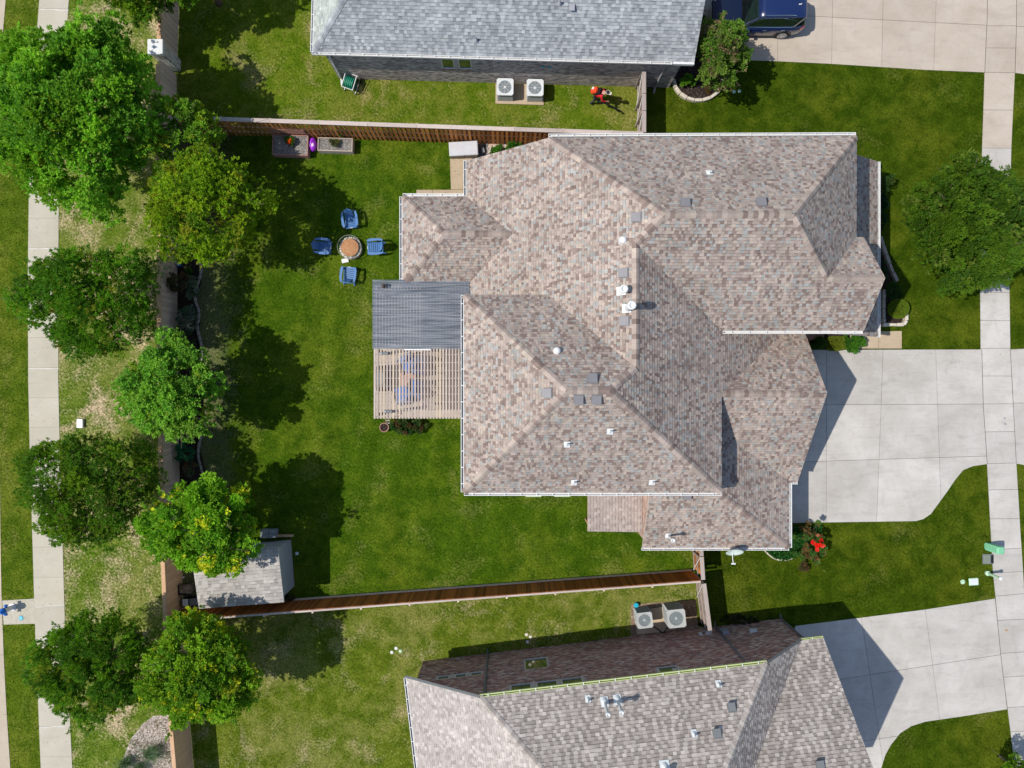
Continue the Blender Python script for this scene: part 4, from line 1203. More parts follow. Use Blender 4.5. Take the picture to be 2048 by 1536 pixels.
# ============================================================ PERGOLA
pg = thing('pergola', (-4.4, 1.6, 0), 'weathered wooden pergola on the patio, its north half covered with grey corrugated sheets', 'pergola')
X0, X1, Y0, Y1 = -6.62, -2.2, -1.66, 4.85
for x, y in ((-6.45, 4.6), (-6.45, 1.6), (-6.35, -1.45), (-2.42, 4.6), (-2.42, 1.6), (-2.42, -1.45)):
    b = MB(); b.box((x, y, 1.36), (.14, .14, 2.7)); b.build('post', M['pergola'], pg, world=True)
for x in (-6.45, -2.42):
    b = MB(); b.box((x, 1.6, 2.73), (.05, 6.4, .19)); b.build('beam', M['pergola'], pg, world=True)
ny = 18
for i in range(ny):
    y = Y0 + .05 + i * (Y1 - Y0 - .1) / (ny - 1)
    b = MB(); b.box(((X0 + X1) / 2, y, 2.88), (X1 - X0 - .02, .038, .115)); b.build('rafter', M['pergola'], pg, world=True)
ns = 30
for i in range(ns):
    x = X0 + .05 + i * (X1 - X0 - .1) / (ns - 1)
    tan = i in (2, 3, 6, 8, 20) or i == 21
    b = MB(); b.box((x, (Y0 + Y1) / 2, 2.96), (.082, Y1 - Y0, .036)); b.build('slat', M['pergola_tan' if tan else 'pergola'], pg, world=True)
ye = [1.68, 2.19, 2.75, 3.32, 3.88, 4.43, 4.93]
for k, (a, c) in enumerate(zip(ye[:-1], ye[1:])):
    b = MB(); n = int((c - a + .05) / .0127); xr = -2.24 if c < 4.0 else (-2.24 if c < 4.45 else -2.04)
    xr = -2.24 if k < 4 else -2.03
    ys = [a + (c + .05 - a) * i / n for i in range(n + 1)]
    zs = [3.0 + .004 * (k % 2) + .010 * math.sin(2 * math.pi * (y - a) / .076) for y in ys]
    for i in range(n):
        b.add([(X0 - .05, ys[i], zs[i]), (xr, ys[i], zs[i] + .0), (xr, ys[i + 1], zs[i + 1]), (X0 - .05, ys[i + 1], zs[i + 1])], [(0, 1, 2, 3)])
    b.build('corrugated_sheet', M['panel'], pg, world=True, smooth=True)
b = MB(); b.box((-4.52, 1.645, 3.0), (1.27, .06, .03)); b.build('trim_strip', M['white_metal'], pg, world=True)
for nm, px, py, z in (('owl_figure', 768, 573, 3.0), ('black_lantern', 768, 707, 3.0), ('black_lantern', 776, 823, 3.0)):
    c = W(px, py, z)
    if nm == 'owl_figure':
        t = thing(nm, c, 'small brown owl figure standing on the corrugated pergola sheets', 'garden ornament')
        b = MB(); b.lathe((0, 0, .01), [(.07, 0), (.10, .06), (.105, .18), (.08, .25), (.075, .28), (.085, .33), (.07, .39), (.02, .41)], 12)
        b.build('body', M['bark'], t, smooth=True)
        b = MB()
        for s in (-1, 1): b.box((s * .05, 0, .42), (.02, .03, .05)); b.box((s * .03, -.078, .34), (.03, .02, .03))
        b.build('ears_and_eyes', M['black'], t)
    else:
        tag_l = 'dark lamp box on the pergola slats beside the corrugated sheets' if py < 800 else 'dark lamp box on the south west corner of the pergola slats'
        t = thing(nm, c, tag_l, 'lamp')
        b = MB(); b.bevbox((.02, 0, .06), (.40, .12, .12), .015); b.build('housing', M['ds_grey'], t)
        b = MB(); b.bevbox((-.12, 0, .135), (.12, .10, .03), .01); b.build('lens', M['grey_metal'], t)

# things on the patio under the pergola
def lounge(label, px, py, rz):
    c = W(px, py, .4)
    t = thing('patio_armchair', (c.x, c.y, 0.024), label, 'armchair', 'blue cushioned chairs under the pergola', rz)
    b = MB(); b.bevbox((0, 0, .30), (.82, .84, .10), .02); b.build('seat_frame', M['black'], t)
    for s in (-1, 1):
        b = MB(); b.bevbox((s * .43, 0, .52), (.08, .86, .07), .02); b.build('armrest', M['black'], t)
        for f in (-1, 1):
            b = MB(); b.box((s * .43, f * .38, .25), (.06, .06, .50)); b.build('leg', M['black'], t)
    b = MB(); b.bevbox((0, .02, .42), (.72, .74, .15), .05); b.build('seat_cushion', M['blue_dark'], t)
    b = MB(); b.bevbox((0, 0, 0), (.72, .66, .14), .05); o = b.build('back_cushion', M['blue'], t); o.location = (0, -.40, .70); o.rotation_euler = (math.radians(72), 0, 0)
    return t
lounge('blue cushioned armchair under the pergola nearest the corrugated sheets', 818, 728, math.radians(-155))
lounge('blue cushioned armchair under the pergola slats, west one of the southern pair', 806, 788, math.radians(20))
lounge('blue cushioned armchair under the pergola slats, beside the southern round table', 836, 776, math.radians(-10))
lounge('blue cushioned armchair under the pergola close to the house wall side', 840, 733, math.radians(170))
c = W(822, 757, .6)
t = thing('patio_table', (c.x - .25, c.y, .024), 'low terracotta topped table between the blue armchairs under the pergola', 'table')
b = MB(); b.lathe((0, 0, .40), [(.40, 0), (.42, .02), (.42, .04), (0, .04)], 24); b.build('table_top', M['terracotta'], t)
for a in range(4):
    b = MB(); b.tube([(.3 * math.cos(a * 1.571), .3 * math.sin(a * 1.571), 0), (.24 * math.cos(a * 1.571), .24 * math.sin(a * 1.571), .4)], .02, 6); b.build('leg', M['black'], t)
c = W(765, 757, .6)
t = thing('grill_cart', (c.x, c.y, .024), 'dark covered barbecue standing under the west edge of the pergola', 'barbecue')
b = MB(); b.bevbox((0, 0, .45), (.55, 1.3, .80), .05); b.build('cabinet', M['black'], t)
b = MB(); b.bevbox((0, 0, .98), (.50, .80, .26), .09); b.build('hood', M['ds_grey'], t)

# planting bed and round fire bowl south of the pergola
c = W(768, 855, .3)
t = thing('round_planter', (c.x, c.y, 0), 'round pinkish planter ring beside the planks south of the pergola', 'planter')
b = MB(); b.lathe((0, 0, 0), [(.19, 0), (.245, .24), (.245, .28), (.21, .28), (.19, .2)], 20); b.build('pot', M['terracotta'], t)
b = MB(); b.lathe((0, 0, .2), [(.19, 0), (.1, .02), (0, .025)], 16); b.build('soil', M['mulch'], t)
t = thing('plank_bench', (W(776, 838, .3).x, W(776, 838, .3).y, 0), 'narrow wooden ladder shaped stand leaning at the pergola corner', 'stand')
for dx in (-.085, .10):
    b = MB(); b.tube([(dx, -.32, .05), (dx, .32, 1.0)], .025, 4); b.build('side_rail', M['pergola_tan'], t)
for k in range(4):
    b = MB(); b.box((0, -.22 + k * .15, .2 + k * .22), (.2, .05, .025)); b.build('rung', M['pergola'], t)

# ============================================================ FIRE PIT AND CHAIRS
fc = W(700, 495, .35)
fp = thing('fire_pit', (fc.x, fc.y, 0), 'round fire pit with a rusty copper lid inside an open iron ring on the lawn', 'fire pit')
rr = random.Random(2)
b = MB()
for row in range(2):
    for k in range(14):
        a = 2 * math.pi * (k + row * .5) / 14
        b = MB(); b.bevbox((0, 0, 0), (.215, .15, .13), .015)
        o = b.build('stone_block', M['stone' if rr.random() < .6 else 'stone_grey'], fp); o.location = (.50 * math.cos(a), .50 * math.sin(a), .07 + row * .135); o.rotation_euler = (0, 0, a + math.pi / 2)
b = MB(); b.lathe((0, 0, .20), [(.40, 0), (.455, .12), (.47, .16), (.455, .17)], 32); b.build('bowl', M['iron'], fp, smooth=True)
b = MB(); b.lathe((0, 0, .36), [(.45, 0), (.452, .02), (.43, .022), (.30, .05), (.12, .06), (0, .062)], 40); b.build('lid', M['copper'], fp, smooth=True)
def ring(b, r, z, tr, n=48, c=(0, 0)):
    pts = [(c[0] + r * math.cos(2 * math.pi * k / n), c[1] + r * math.sin(2 * math.pi * k / n), z) for k in range(n + 1)]
    b.tube(pts, tr, 5, cap=False)
b = MB(); ring(b, .60, .56, .016); b.build('ring_rail', M['iron'], fp)
for k in range(8):
    a = 2 * math.pi * (k + .3) / 8
    b = MB(); b.tube([(.47 * math.cos(a), .47 * math.sin(a), .36), (.60 * math.cos(a), .60 * math.sin(a), .56)], .012, 5); b.build('spoke', M['iron'], fp)
c = W(690, 521, .1)
t = thing('paving_block', (c.x, c.y, 0), 'pale square paving block lying against the south side of the fire pit', 'block')
b = MB(); b.bevbox((0, 0, .05), (.36, .22, .10), .012, rz=.2); b.build('block', M['white_metal'], t)

def adirondack(px, py, rz, label, extra=False):
    c = W(px, py, .45)
    t = thing('adirondack_chair', (c.x, c.y, 0), label, 'chair', 'blue slatted chairs around the fire pit', rz)
    # local: faces +y (front), back at -y
    for k in range(6):
        y = .34 - k * .098
        b = MB(); b.bevbox((0, 0, 0), (.50, .080, .022), .006); o = b.build('seat_slat', M['blue'], t)
        o.location = (0, y, .385 - (.34 - y) * .20); o.rotation_euler = (math.radians(11), 0, 0)
    for k in range(5):
        s = (k - 2) / 2
        b = MB(); L = .72 - abs(s) * .10
        pts = [(-.040, 0), (.040, 0), (.052, L - .03), (.025, L), (-.025, L), (-.052, L - .03)]
        b.prism(pts, -.010, .010)
        o = b.build('back_slat', M['blue'], t); o.location = (s * .175, -.20, .27); o.rotation_euler = (math.radians(115), 0, math.radians(0)); o.rotation_euler = (math.radians(112), math.radians(0), -s * .17)
    b = MB()
    pts = [(-.30 + .6 * k / 8, -.40 - .05 * math.sin(math.pi * k / 8), .62) for k in range(9)]
    b.tube(pts, .025, 4); b.build('back_rail', M['blue'], t)
    for s in (-1, 1):
        b = MB(); b.prism([(s * .27, .36), (s * .36, .38), (s * .42, .22), (s * .42, -.20), (s * .36, -.42), (s * .28, -.44), (s * .31, -.1)], .555, .582)
        b.build('armrest', M['blue'], t)
        b = MB(); b.box((s * .31, .30, .28), (.035, .10, .56)); b.build('leg', M['blue'], t)
        b = MB(); b.tube([(s * .27, .32, .30), (s * .27, -.50, .05)], .035, 4); b.build('leg', M['blue'], t)
    b = MB(); b.box((0, .39, .33), (.56, .022, .10)); b.build('front_apron', M['blue'], t)
    b = MB(); b.box((0, .395, .385), (.16, .02, .03)); b.build('tag', M['white_metal'], t)
    return t
adirondack(700, 440, math.pi + .13, 'blue slatted garden chair north of the fire pit, its fan back fully seen')
adirondack(646, 493, -math.pi / 2 - .09, 'blue slatted garden chair on the west side of the fire pit, nearest the trees')
adirondack(750, 494, math.pi / 2 + .06, 'blue slatted garden chair on the east side of the fire pit, nearest the house')
adirondack(697, 549, -.10, 'blue slatted garden chair on the south side of the fire pit, nearest the pergola')

# ============================================================ PLANTERS, DECK BOX
def planter(px0, py0, px1, py1, z, label, wood, trellis=False, skew=0.0):
    a, c = W(px0, py0, z), W(px1, py1, z)
    cx, cy = (a.x + c.x) / 2, (a.y + c.y) / 2; w, h = c.x - a.x, a.y - c.y
    t = thing('raised_planter', (cx, cy, 0), label, 'planter', 'raised planters below the orange fence', skew)
    th = .045
    for (x, y, sx_, sy_) in ((0, -h / 2, w + th, th), (0, h / 2, w + th, th), (-w / 2, 0, th, h - th), (w / 2, 0, th, h - th)):
        for r in range(3):
            b = MB(); b.bevbox((x, y, .085 + r * (z - .02) / 3), (sx_, sy_, (z - .03) / 3 - .004), .006); b.build('side_board', M[wood], t)
    b = MB()
    b.box((0, 0, z - .17), (w - .05, h - .05, .2)); b.build('soil', M['gravel_grey'], t)
    if trellis:
        for k in range(4):
            b = MB(); b.box((-.03 - k * .0, h / 2 + .05, z + .16 + k * .15), (w + .02, .035, .06)); b.build('trellis_rail', M['red_wood'], t)
        for x in (-w / 2 + .02, w / 2 - .06):
            b = MB(); b.box((x, h / 2 + .02, (z + .75) / 2), (.06, .03, z + .72)); b.build('trellis_post', M['red_wood'], t)
    return t, cx, cy, w, h
planter(545, 270, 615, 309, .50, 'reddish raised planter with a slatted trellis and red flowers against the orange fence', 'red_wood', True, -.035)
planter(636, 276, 704, 301, .50, 'greyed raised planter holding a tuft of grass, next to the purple float', 'grey_wood', False, -.03)
c = W(626, 289, .25)
t = thing('pool_float', (c.x, c.y, 0), 'shiny purple and pale pink inflatable wedged between the two raised planters', 'inflatable')
b = MB(); b.lathe((0, 0, .04), [(.10, 0), (.19, .08), (.215, .2), (.19, .32), (.10, .39), (.02, .40)], 20, M=Matrix.Diagonal((.85, 1.7, 1, 1))); b.build('body', M['purple'], t, smooth=True)
b = MB(); b.lathe((.02, -.05, .26), [(.12, 0), (.14, .08), (.10, .16), (.03, .19)], 16, M=Matrix.Diagonal((.8, 1.3, 1, 1))); b.build('top', M['pink_white'], t, smooth=True)
b = MB(); b.tube([(-.12, -.14, .42), (-.04, .06, .47), (.08, .2, .42)], .018, 6); b.build('seam', M['purple'], t)

c = W(927, 297, .62)
db = thing('deck_box', (c.x, c.y, .022), 'pale grey lidded storage box with a slatted taupe front, beside the orange fence', 'storage box', rz=math.radians(3.2))
b = MB(); b.bevbox((0, .02, .28), (1.36, .62, .54), .02); b.build('body', M['resin'], db)
for k in range(10):
    b = MB(); b.bevbox((-.61 + k * .136, -.30, .27), (.124, .03, .50), .008); b.build('front_slat', M['resin'], db)
b = MB(); b.bevbox((0, 0, .60), (1.48, .72, .09), .03); b.build('lid', M['resin_lid'], db)
b = MB(); b.box((.05, -.37, .56), (.16, .03, .04)); b.build('latch', M['black'], db)
c = W(966, 300, .2)
t = thing('pump_box', (c.x, c.y, 0), 'small grey lidded utility box on the dark stones right of the storage box', 'utility box')
b = MB(); b.bevbox((0, 0, .12), (.13, .24, .24), .012, rz=.15); b.build('case', M['ac_light'], t)
b = MB(); b.tube([(.0, -.1, .12), (.1, -.25, .06), (.16, -.4, .03)], .02, 6); b.tube([(0, .1, .1), (.12, .2, .05), (.1, .35, .03)], .02, 6); b.build('hose', M['black'], t)
b = MB()
for k in range(160):
    x, y = R.uniform(957, 975), R.uniform(288, 316); p = W(x, y, .03); s = R.uniform(.02, .05)
    b.box(p, (s * 1.3, s, s), rz=R.random() * 3)
tag(b.build('dark_stones', M['ds_grey']), 'dark pebbles between the storage box and the pale gravel', 'pebbles', kind='stuff')

# ============================================================ CONDENSERS
def condenser(px, py, h, s, rz, label, top='ac_light', side='ac_dark', spokes=8, z0=.06, group=None):
    c = W(px, py, h)
    t = thing('ac_unit', (c.x, c.y, z0), label, 'air conditioner', group, rz)
    b = MB(); b.bevbox((0, 0, (h - .05) / 2), (s * .94, s * .94, h - .05), .07); b.build('casing', M[side], t)
    b = MB()
    for k in range(9):
        z = .08 + k * (h - .2) / 8
        b.bevbox((0, 0, z), (s * .955, s * .955, .018), .004)
    b.build('louvres', M['ac_grey'], t)
    # top pan with a round opening
    r = s * .385; n = 32; b = MB()
    outer = []; inner = []; wall = []
    q = s * .09
    for k in range(n):
        a = 2 * math.pi * (k + .5) / n; ca, sa = math.cos(a), math.sin(a)
        m = (s / 2) / max(abs(ca), abs(sa)); x, y = m * ca, m * sa
        lim = s / 2 - q
        if abs(x) > lim and abs(y) > lim:
            dx, dy = abs(x) - lim, abs(y) - lim; dd = math.hypot(dx, dy)
            f = q / max(dd, 1e-6) if dd > q else 1
            x = math.copysign(lim + dx * f, x); y = math.copysign(lim + dy * f, y)
        outer.append((x, y, h)); inner.append((r * ca, r * sa, h - .01)); wall.append((r * ca, r * sa, h - .22))
    low = [(x, y, h - .07) for x, y, z in outer]
    V = outer + inner + wall + low
    F = []
    for k in range(n):
        l = (k + 1) % n
        F += [(k, l, n + l, n + k), (n + k, n + l, 2 * n + l, 2 * n + k), (3 * n + k, 3 * n + l, l, k)]
    b.add(V, F); b.build('top_pan', M[top], t)
    b = MB(); b.lathe((0, 0, h - .23), [(r, 0), (r, .006), (0, .006)], 24); b.build('well', M['ac_dark'], t)
    for k in range(3):
        a = 2 * math.pi * k / 3 + .9; b = MB()
        pts = []
        for rr_, w_, tw in ((.05, .07, .03), (r * .5, .16, .02), (r * .93, .19, .01)):
            pts.append((rr_, -w_ * .5 * s, -tw)); pts.append((rr_, w_ * .5 * s, tw))
        b.add([Vector(p) for p in pts], [(0, 2, 3, 1), (2, 4, 5, 3)])
        o = b.build('fan_blade', M['blade'], t); o.location = (0, 0, h - .13); o.rotation_euler = (0, 0, a)
    b = MB(); b.lathe((0, 0, h - .12), [(.075, 0), (.08, .05), (.06, .10), (0, .11)], 14); b.build('motor_hub', M[top], t)
    b = MB()
    for k in range(spokes):
        a = 2 * math.pi * k / spokes
        b.tube([(.06 * math.cos(a), .06 * math.sin(a), h - .005), ((r + .01) * math.cos(a), (r + .01) * math.sin(a), h + .004)], .0075, 4)
    for rr_ in (r * .35, r * .55, r * .75, r * .92): ring(b, rr_, h, .0035, 28)
    b.build('fan_guard', M[top], t)
    return t
def pad(name, px, z, label):
    b = MB(); b.prism(poly_px(px), -.05, z); return tag(b.build(name, M['conc_tan']), label, 'slab')
pad('equipment_pad', [(991, 168), (1088, 170), (1087, 211), (991, 208)], .07, 'pale concrete pad under the two condensers behind the north house')
condenser(1010, 174.5, .82, .86, -.02, 'pale grey air conditioner at the north house wall, west one of the pair', group='condensers beside the north house')
condenser(1070, 176, .82, .86, -.02, 'pale grey air conditioner at the north house wall, east one closer to the person', group='condensers beside the north house')
for k, x in enumerate((1034.5, 1046)):
    c = W(x, 149, .9)
    t = thing('disconnect_box', (c.x, 16.03, .62), 'small white electrical box on the north house wall, %s one' % ('west' if k == 0 else 'east'), 'electrical box')
    b = MB(); b.bevbox((0, -.06, .16), (.13, .12, .30), .01); b.build('box', M['white_metal'], t)
    b = MB(); b.tube([(0, -.08, 0), (-.1 + .2 * k, -.35, -.4), (-.3 + .5 * k, -.42, -.45)], .022, 6); b.build('conduit', M['black'], t)
pad('equipment_pad', [(1268, 1222), (1320, 1214), (1366, 1207), (1372, 1252), (1330, 1262), (1274, 1268)], .06, 'stained concrete pad under the two condensers beside the south house')
condenser(1289, 1240, 1.0, .80, .12, 'smaller grey air conditioner at the south house wall with a silver fan', 'ac_grey', spokes=0, group='condensers beside the south house')
condenser(1352.5, 1236.5, 1.22, .92, .10, 'taller grey air conditioner at the south house next to the fence', 'ac_grey', spokes=0, group='condensers beside the south house')
condenser(1067, 975, .85, .92, 0, 'pale green air conditioner half hidden under the south gutter of the main house, west one', 'ac_mint', 'ac_mint', group='condensers under the main house gutter')
condenser(1124, 975, .85, .92, 0, 'pale green air conditioner half hidden under the main house gutter, nearer the porch', 'ac_mint', 'ac_mint', group='condensers under the main house gutter')
t = thing('refrigerant_pipes', W(1318, 1262, 0), 'black insulated pipes between the two condensers beside the south house', 'pipes')
b = MB(); b.tube([(-1.0, .9, .35), (-.4, .35, .12), (.15, -.05, .1), (.35, -.25, .5)], .028, 6); b.tube([(.8, .8, .3), (.5, .3, .12), (.25, 0, .1), (.35, -.22, .5)], .028, 6); b.build('pipes', M['black'], t)
c = W(1272.5, 1211, .25)
t = thing('bucket', (c.x, c.y, 0), 'small cyan bucket on the grass above the condensers beside the south house', 'bucket')
b = MB(); b.lathe((0, 0, 0), [(.085, 0), (.115, .22), (.12, .225), (.105, .225), (.08, .02), (0, .02)], 18); b.build('pail', M['cyan'], t)
b = MB(); b.lathe((0, 0, .225), [(.12, 0), (.12, .015), (0, .02)], 18); b.build('lid', M['cyan'], t)

# ============================================================ SHED CORNER
SHc = [(-11.31, -7.9), (-15.5, -8.25), (-15.24, -10.94), (-11.10, -10.62)]
shed = thing('garden_shed', (-13.3, -9.4, 0), 'grey garden shed with a pale shingle roof in the back yard corner', 'shed'); shed.location = (0, 0, 0)
fsd = Facet([(SHc[0][0], SHc[0][1], 2.62), (SHc[1][0], SHc[1][1], 2.62), (SHc[2][0], SHc[2][1], 2.36), (SHc[3][0], SHc[3][1], 2.36)], 'shed')
b = MB(); b.prism([(p.x, p.y) for p in fsd.p], [p.z - .09 for p in fsd.p], [p.z for p in fsd.p], 0, 1); ro = b.build('roof', [M['deck'], M['white_metal']], shed)
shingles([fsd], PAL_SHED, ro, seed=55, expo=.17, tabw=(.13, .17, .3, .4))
b = MB(); ins = [(-11.50, -8.10), (-15.30, -8.42), (-15.06, -10.80), (-11.32, -10.50)]
b.prism(ins, .0, [2.5, 2.5, 2.22, 2.22]); b.build('wall', M['shed_wall'], shed)
b = MB()
for k in range(9):
    for a, c in ((ins[3], ins[0]), (ins[0], ins[1])):
        A, B = Vector(a), Vector(c); d = (B - A).normalized(); n = Vector((d.y, -d.x)); m = (A + B) / 2 + n * .008
        b.box((m.x, m.y, .14 + k * .245), ((B - A).length + .01, .02, .235), rz=math.atan2(d.y, d.x))
b.build('cladding', M['shed_wall'], shed)
b = MB(); b.box((-11.44, -8.9, 2.05), (.03, .30, .12), rz=.06); b.build('vent_grille', M['white_metal'], shed)
t = thing('block_stack', (-12.55, -7.83, 0), 'four grey concrete blocks set side by side against the north wall of the shed', 'blocks')
for i in range(2):
    for j in range(2):
        b = MB(); b.bevbox((-.2 + i * .41, .0 + j * .22, .19), (.39, .20, .38), .008, rz=0); b.build('block', M['cinder'], t)
t = thing('timber_plank', (-11.75, -7.86, 0), 'brown timber plank leaning on the north wall of the shed', 'plank')
b = MB(); b.box((0, 0, .12), (.85, .10, .2), rz=.02); b.build('plank', M['fence_cap_tan'], t)
for px_, py_, lab in ((594, 1107, 'small pale tile lying in the tree shade east of the shed'),):
    c = W(px_, py_, .02); t = thing('tile', (c.x, c.y, .01), lab, 'tile'); b = MB(); b.bevbox((0, 0, .02), (.16, .15, .03), .004, rz=.3); b.build('tile', M['ac_light'], t)
c = W(374, 1177, .4)
wb = thing('wheelbarrow', (c.x, c.y, 0), 'black wheelbarrow filled with earth between the shed and the west fence', 'wheelbarrow', rz=.06)
b = MB(); P_ = [(-.42, -.26), (.30, -.30), (.46, -.12), (.46, .12), (.30, .30), (-.42, .26)]
V_ = [(x * .75, y * .75, .28) for x, y in P_] + [(x, y, .58) for x, y in P_] + [(x * .94, y * .92, .575) for x, y in P_] + [(x * .72, y * .7, .32) for x, y in P_]
F_l = [tuple(range(5, -1, -1)), tuple(range(18, 24))]
for i in range(6):
    j = (i + 1) % 6; F_l += [(i, j, 6 + j, 6 + i), (6 + i, 6 + j, 12 + j, 12 + i), (12 + i, 12 + j, 18 + j, 18 + i)]
b.add(V_, F_l); b.build('tray', M['black'], wb)
b = MB(); b.prism([(x * .85, y * .82) for x, y in P_], .34, .50); b.build('load', M['soil'], wb)
b = MB(); b.lathe((.62, 0, .18), [(.17, -.04), (.18, 0), (.17, .04)], 16, M=Matrix.Rotation(math.pi / 2, 4, 'X')); b.build('wheel', M['rubber'], wb)
for s in (-1, 1):
    b = MB(); b.tube([(.6, s * .08, .2), (-.1, s * .24, .28), (-.85, s * .28, .5)], .018, 6); b.build('handle', M['black'], wb)
c = W(372, 1205, .5)
t = thing('patio_cooler', (c.x + .25, c.y, 0), 'dark storage bin with a pale lid part beside the wheelbarrow', 'bin', rz=.07)
b = MB(); b.bevbox((0, 0, .26), (.85, .42, .50), .04); b.build('body', M['black'], t)
b = MB(); b.bevbox((-.27, .02, .54), (.28, .36, .06), .02); b.build('pale_lid', M['ac_light'], t)
b = MB(); b.bevbox((.17, .02, .53), (.46, .36, .05), .02); b.build('dark_lid', M['ds_grey'], t)
c = W(366, 1155, .1); t = thing('ball', (c.x, c.y, 0), 'small pink ball on the ground beside the west fence near the shed', 'ball')
b = MB(); b.lathe((0, 0, 0), [(.02, 0), (.05, .02), (.06, .06), (.05, .10), (.02, .12)], 12); b.build('ball', M['pink_white'], t, smooth=True)

# ============================================================ STREET SIDE BITS
c = W(26, 1214, 0)
hy = thing('fire_hydrant', (c.x, c.y, .022), 'silver fire hydrant with a bright blue bonnet on the concrete pad by the kerb', 'fire hydrant')
b = MB(); b.lathe((0, 0, 0), [(.19, 0), (.19, .05), (.13, .06), (.135, .62), (.17, .64), (.17, .68)], 20); b.build('barrel', M['hyd_white'], hy)
b = MB(); b.lathe((0, 0, .68), [(.17, 0), (.16, .08), (.11, .15), (.05, .18), (.05, .23), (.0, .235)], 20); b.build('bonnet', M['hyd_blue'], hy, smooth=True)
for a in (math.pi / 2, -math.pi / 2, math.pi):
    b = MB(); b.lathe((0, 0, 0), [(.07, 0), (.07, .2), (.085, .2), (.085, .27), (.03, .28)], 12); o = b.build('outlet_cap', M['hyd_blue'], hy); o.location = (0, 0, .5); o.rotation_euler = (math.pi / 2, 0, a + math.pi / 2)
def disc(name, px, py, r, mat, label, cat, z=.03, h=.02, base=0.0, group=None):
    c = W(px, py, z); t = thing(name, (c.x, c.y, base), label, cat, group)
    b = MB(); b.lathe((0, 0, 0), [(r, 0), (r, h), (r * .8, h + .006), (0, h + .006)], 18); b.build('lid', M[mat], t)
    b = MB(); b.lathe((0, 0, -.05), [(r * 1.12, 0), (r * 1.12, h + .045), (r * 1.02, h + .05)], 18); b.build('rim', M[mat], t)
    return t
disc('valve_cover', 42, 1236, .105, 'cyan', 'round blue valve cover set in the hydrant pad', 'cover', base=.022)
c = W(159.5, 847, .15)
t = thing('utility_marker', (c.x, c.y, 0), 'white rectangular utility box standing alone in the grass near the west sidewalk', 'utility box')
b = MB(); b.bevbox((0, 0, .06), (.30, .44, .14), .03); b.build('cabinet', M['white_metal'], t)
b = MB(); b.bevbox((0, 0, .15), (.32, .46, .04), .02); b.build('lid', M['white_metal'], t)
# pedestals by the east sidewalk
c0 = G(1975, 1092)
t = thing('cable_pedestal', (c0[0], c0[1], 0), 'ribbed mint green cable pedestal at the edge of the east sidewalk', 'pedestal')
b = MB(); b.bevbox((0, 0, .5), (.34, .36, 1.0), .06); b.build('body', M['mint'], t)
for k in range(8):
    b = MB(); b.bevbox((0, 0, .12 + k * .115), (.355, .375, .03), .01); b.build('rib', M['mint'], t)
b = MB(); b.bevbox((0, 0, 1.03), (.36, .38, .07), .05); b.build('lid', M['mint'], t)
c = W(1976, 1118, .02)
t = thing('meter_vault', (c.x, c.y, 0), 'dark square meter vault set flush in the grass beside the mint pedestal', 'vault')
b = MB(); b.bevbox((0, 0, .02), (.56, .52, .05), .01); b.build('frame', M['ds_grey'], t)
b = MB(); b.bevbox((-.07, 0, .052), (.30, .42, .02), .006); b.build('plate', M['iron'], t)
b = MB(); b.bevbox((.2, 0, .055), (.14, .42, .02), .006); b.build('reader_lid', M['black'], t)
c0 = G(1974, 1146)
t = thing('marker_post', (c0[0], c0[1], 0), 'slim pale green marker post with a white cap beside the east sidewalk', 'post')
b = MB(); b.lathe((0, 0, 0), [(.13, 0), (.13, .1), (.07, .14), (.065, 1.0)], 14); b.build('post', M['mint_pale'], t)
b = MB(); b.lathe((0, 0, 1.0), [(.09, 0), (.10, .05), (.08, .10), (.03, .12)], 16); b.build('cap', M['white_metal'], t, smooth=True)
c = W(1947.5, 1163.5, .02)
t = thing('valve_box', (c.x, c.y, 0), 'pale rounded rectangular valve box lid in the front lawn', 'cover')
b = MB(); b.bevbox((0, 0, .02), (.50, .38, .04), .02, rz=.06); b.build('frame', M['mint_pale'], t)
b = MB(); b.bevbox((0, 0, .045), (.42, .30, .012), .01, rz=.06); b.build('lid', M['ac_light'], t)
disc('valve_cover', 1926, 1164, .11, 'mint_pale', 'round pale green cover left of the rectangular valve box lid', 'cover')
G1 = 'round caps by the north house tree'
disc('cleanout_cap', 1468, 183, .085, 'mint_pale', 'pale round cap in the tree shade by the half round bed, left of its pair', 'cover')
disc('cleanout_cap', 1479, 182, .08, 'mint_pale', 'pale round cap in the tree shade by the half round bed, right of its pair', 'cover')
for k, (x, y, m_, l) in enumerate(((792, 1297, 'white_metal', 'northernmost white cap of the three on the south lawn'), (783.5, 1305, 'white_metal', 'westernmost white cap of the three on the south lawn'), (800.5, 1302.5, 'mint_pale', 'mint green cap of the three on the south lawn'),
        (1053, 1269.5, 'cream', 'upper cream cap on the lawn close to the south house wall'), (1061, 1274, 'cream', 'right hand cream cap on the lawn close to the south house wall'), (1055, 1284, 'ac_light', 'grey cap in the shade touching the south house wall'))):
    disc('cleanout_cap', x, y, .075, m_, l, 'cover')

# ============================================================ EDGING STONES
def edging(pts, label, mat='stone', step=.34, w=.15, h=.16):
    P = [Vector(G(*p)) for p in pts]
    t = thing('stone_edging', (P[0].x, P[0].y, 0), label, 'edging')
    rr = random.Random(len(pts))
    for a, c in along(P, step):
        d = (c - a); m = (a + c) / 2
        b = MB(); b.bevbox((0, 0, h / 2), (d.length - .018, w * rr.uniform(.85, 1.1), h), .018)
        link('edging_stone', b.mesh('edging_stone', M[mat]), t, world=True, loc=(m.x, m.y, rr.uniform(-.02, .0)), rot=(0, 0, math.atan2(d.y, d.x)))
edging([(397, 515), (401, 525), (404, 540), (401, 556), (394, 575), (390, 590), (391, 601), (396, 612), (399, 622), (399, 632), (396, 645), (395, 655), (398, 668), (403, 685), (406, 700), (405, 715), (401, 730)], 'grey stone edging curving along the dark mulch bed in the back yard, northern part', 'stone_grey', .30, .13, .12)
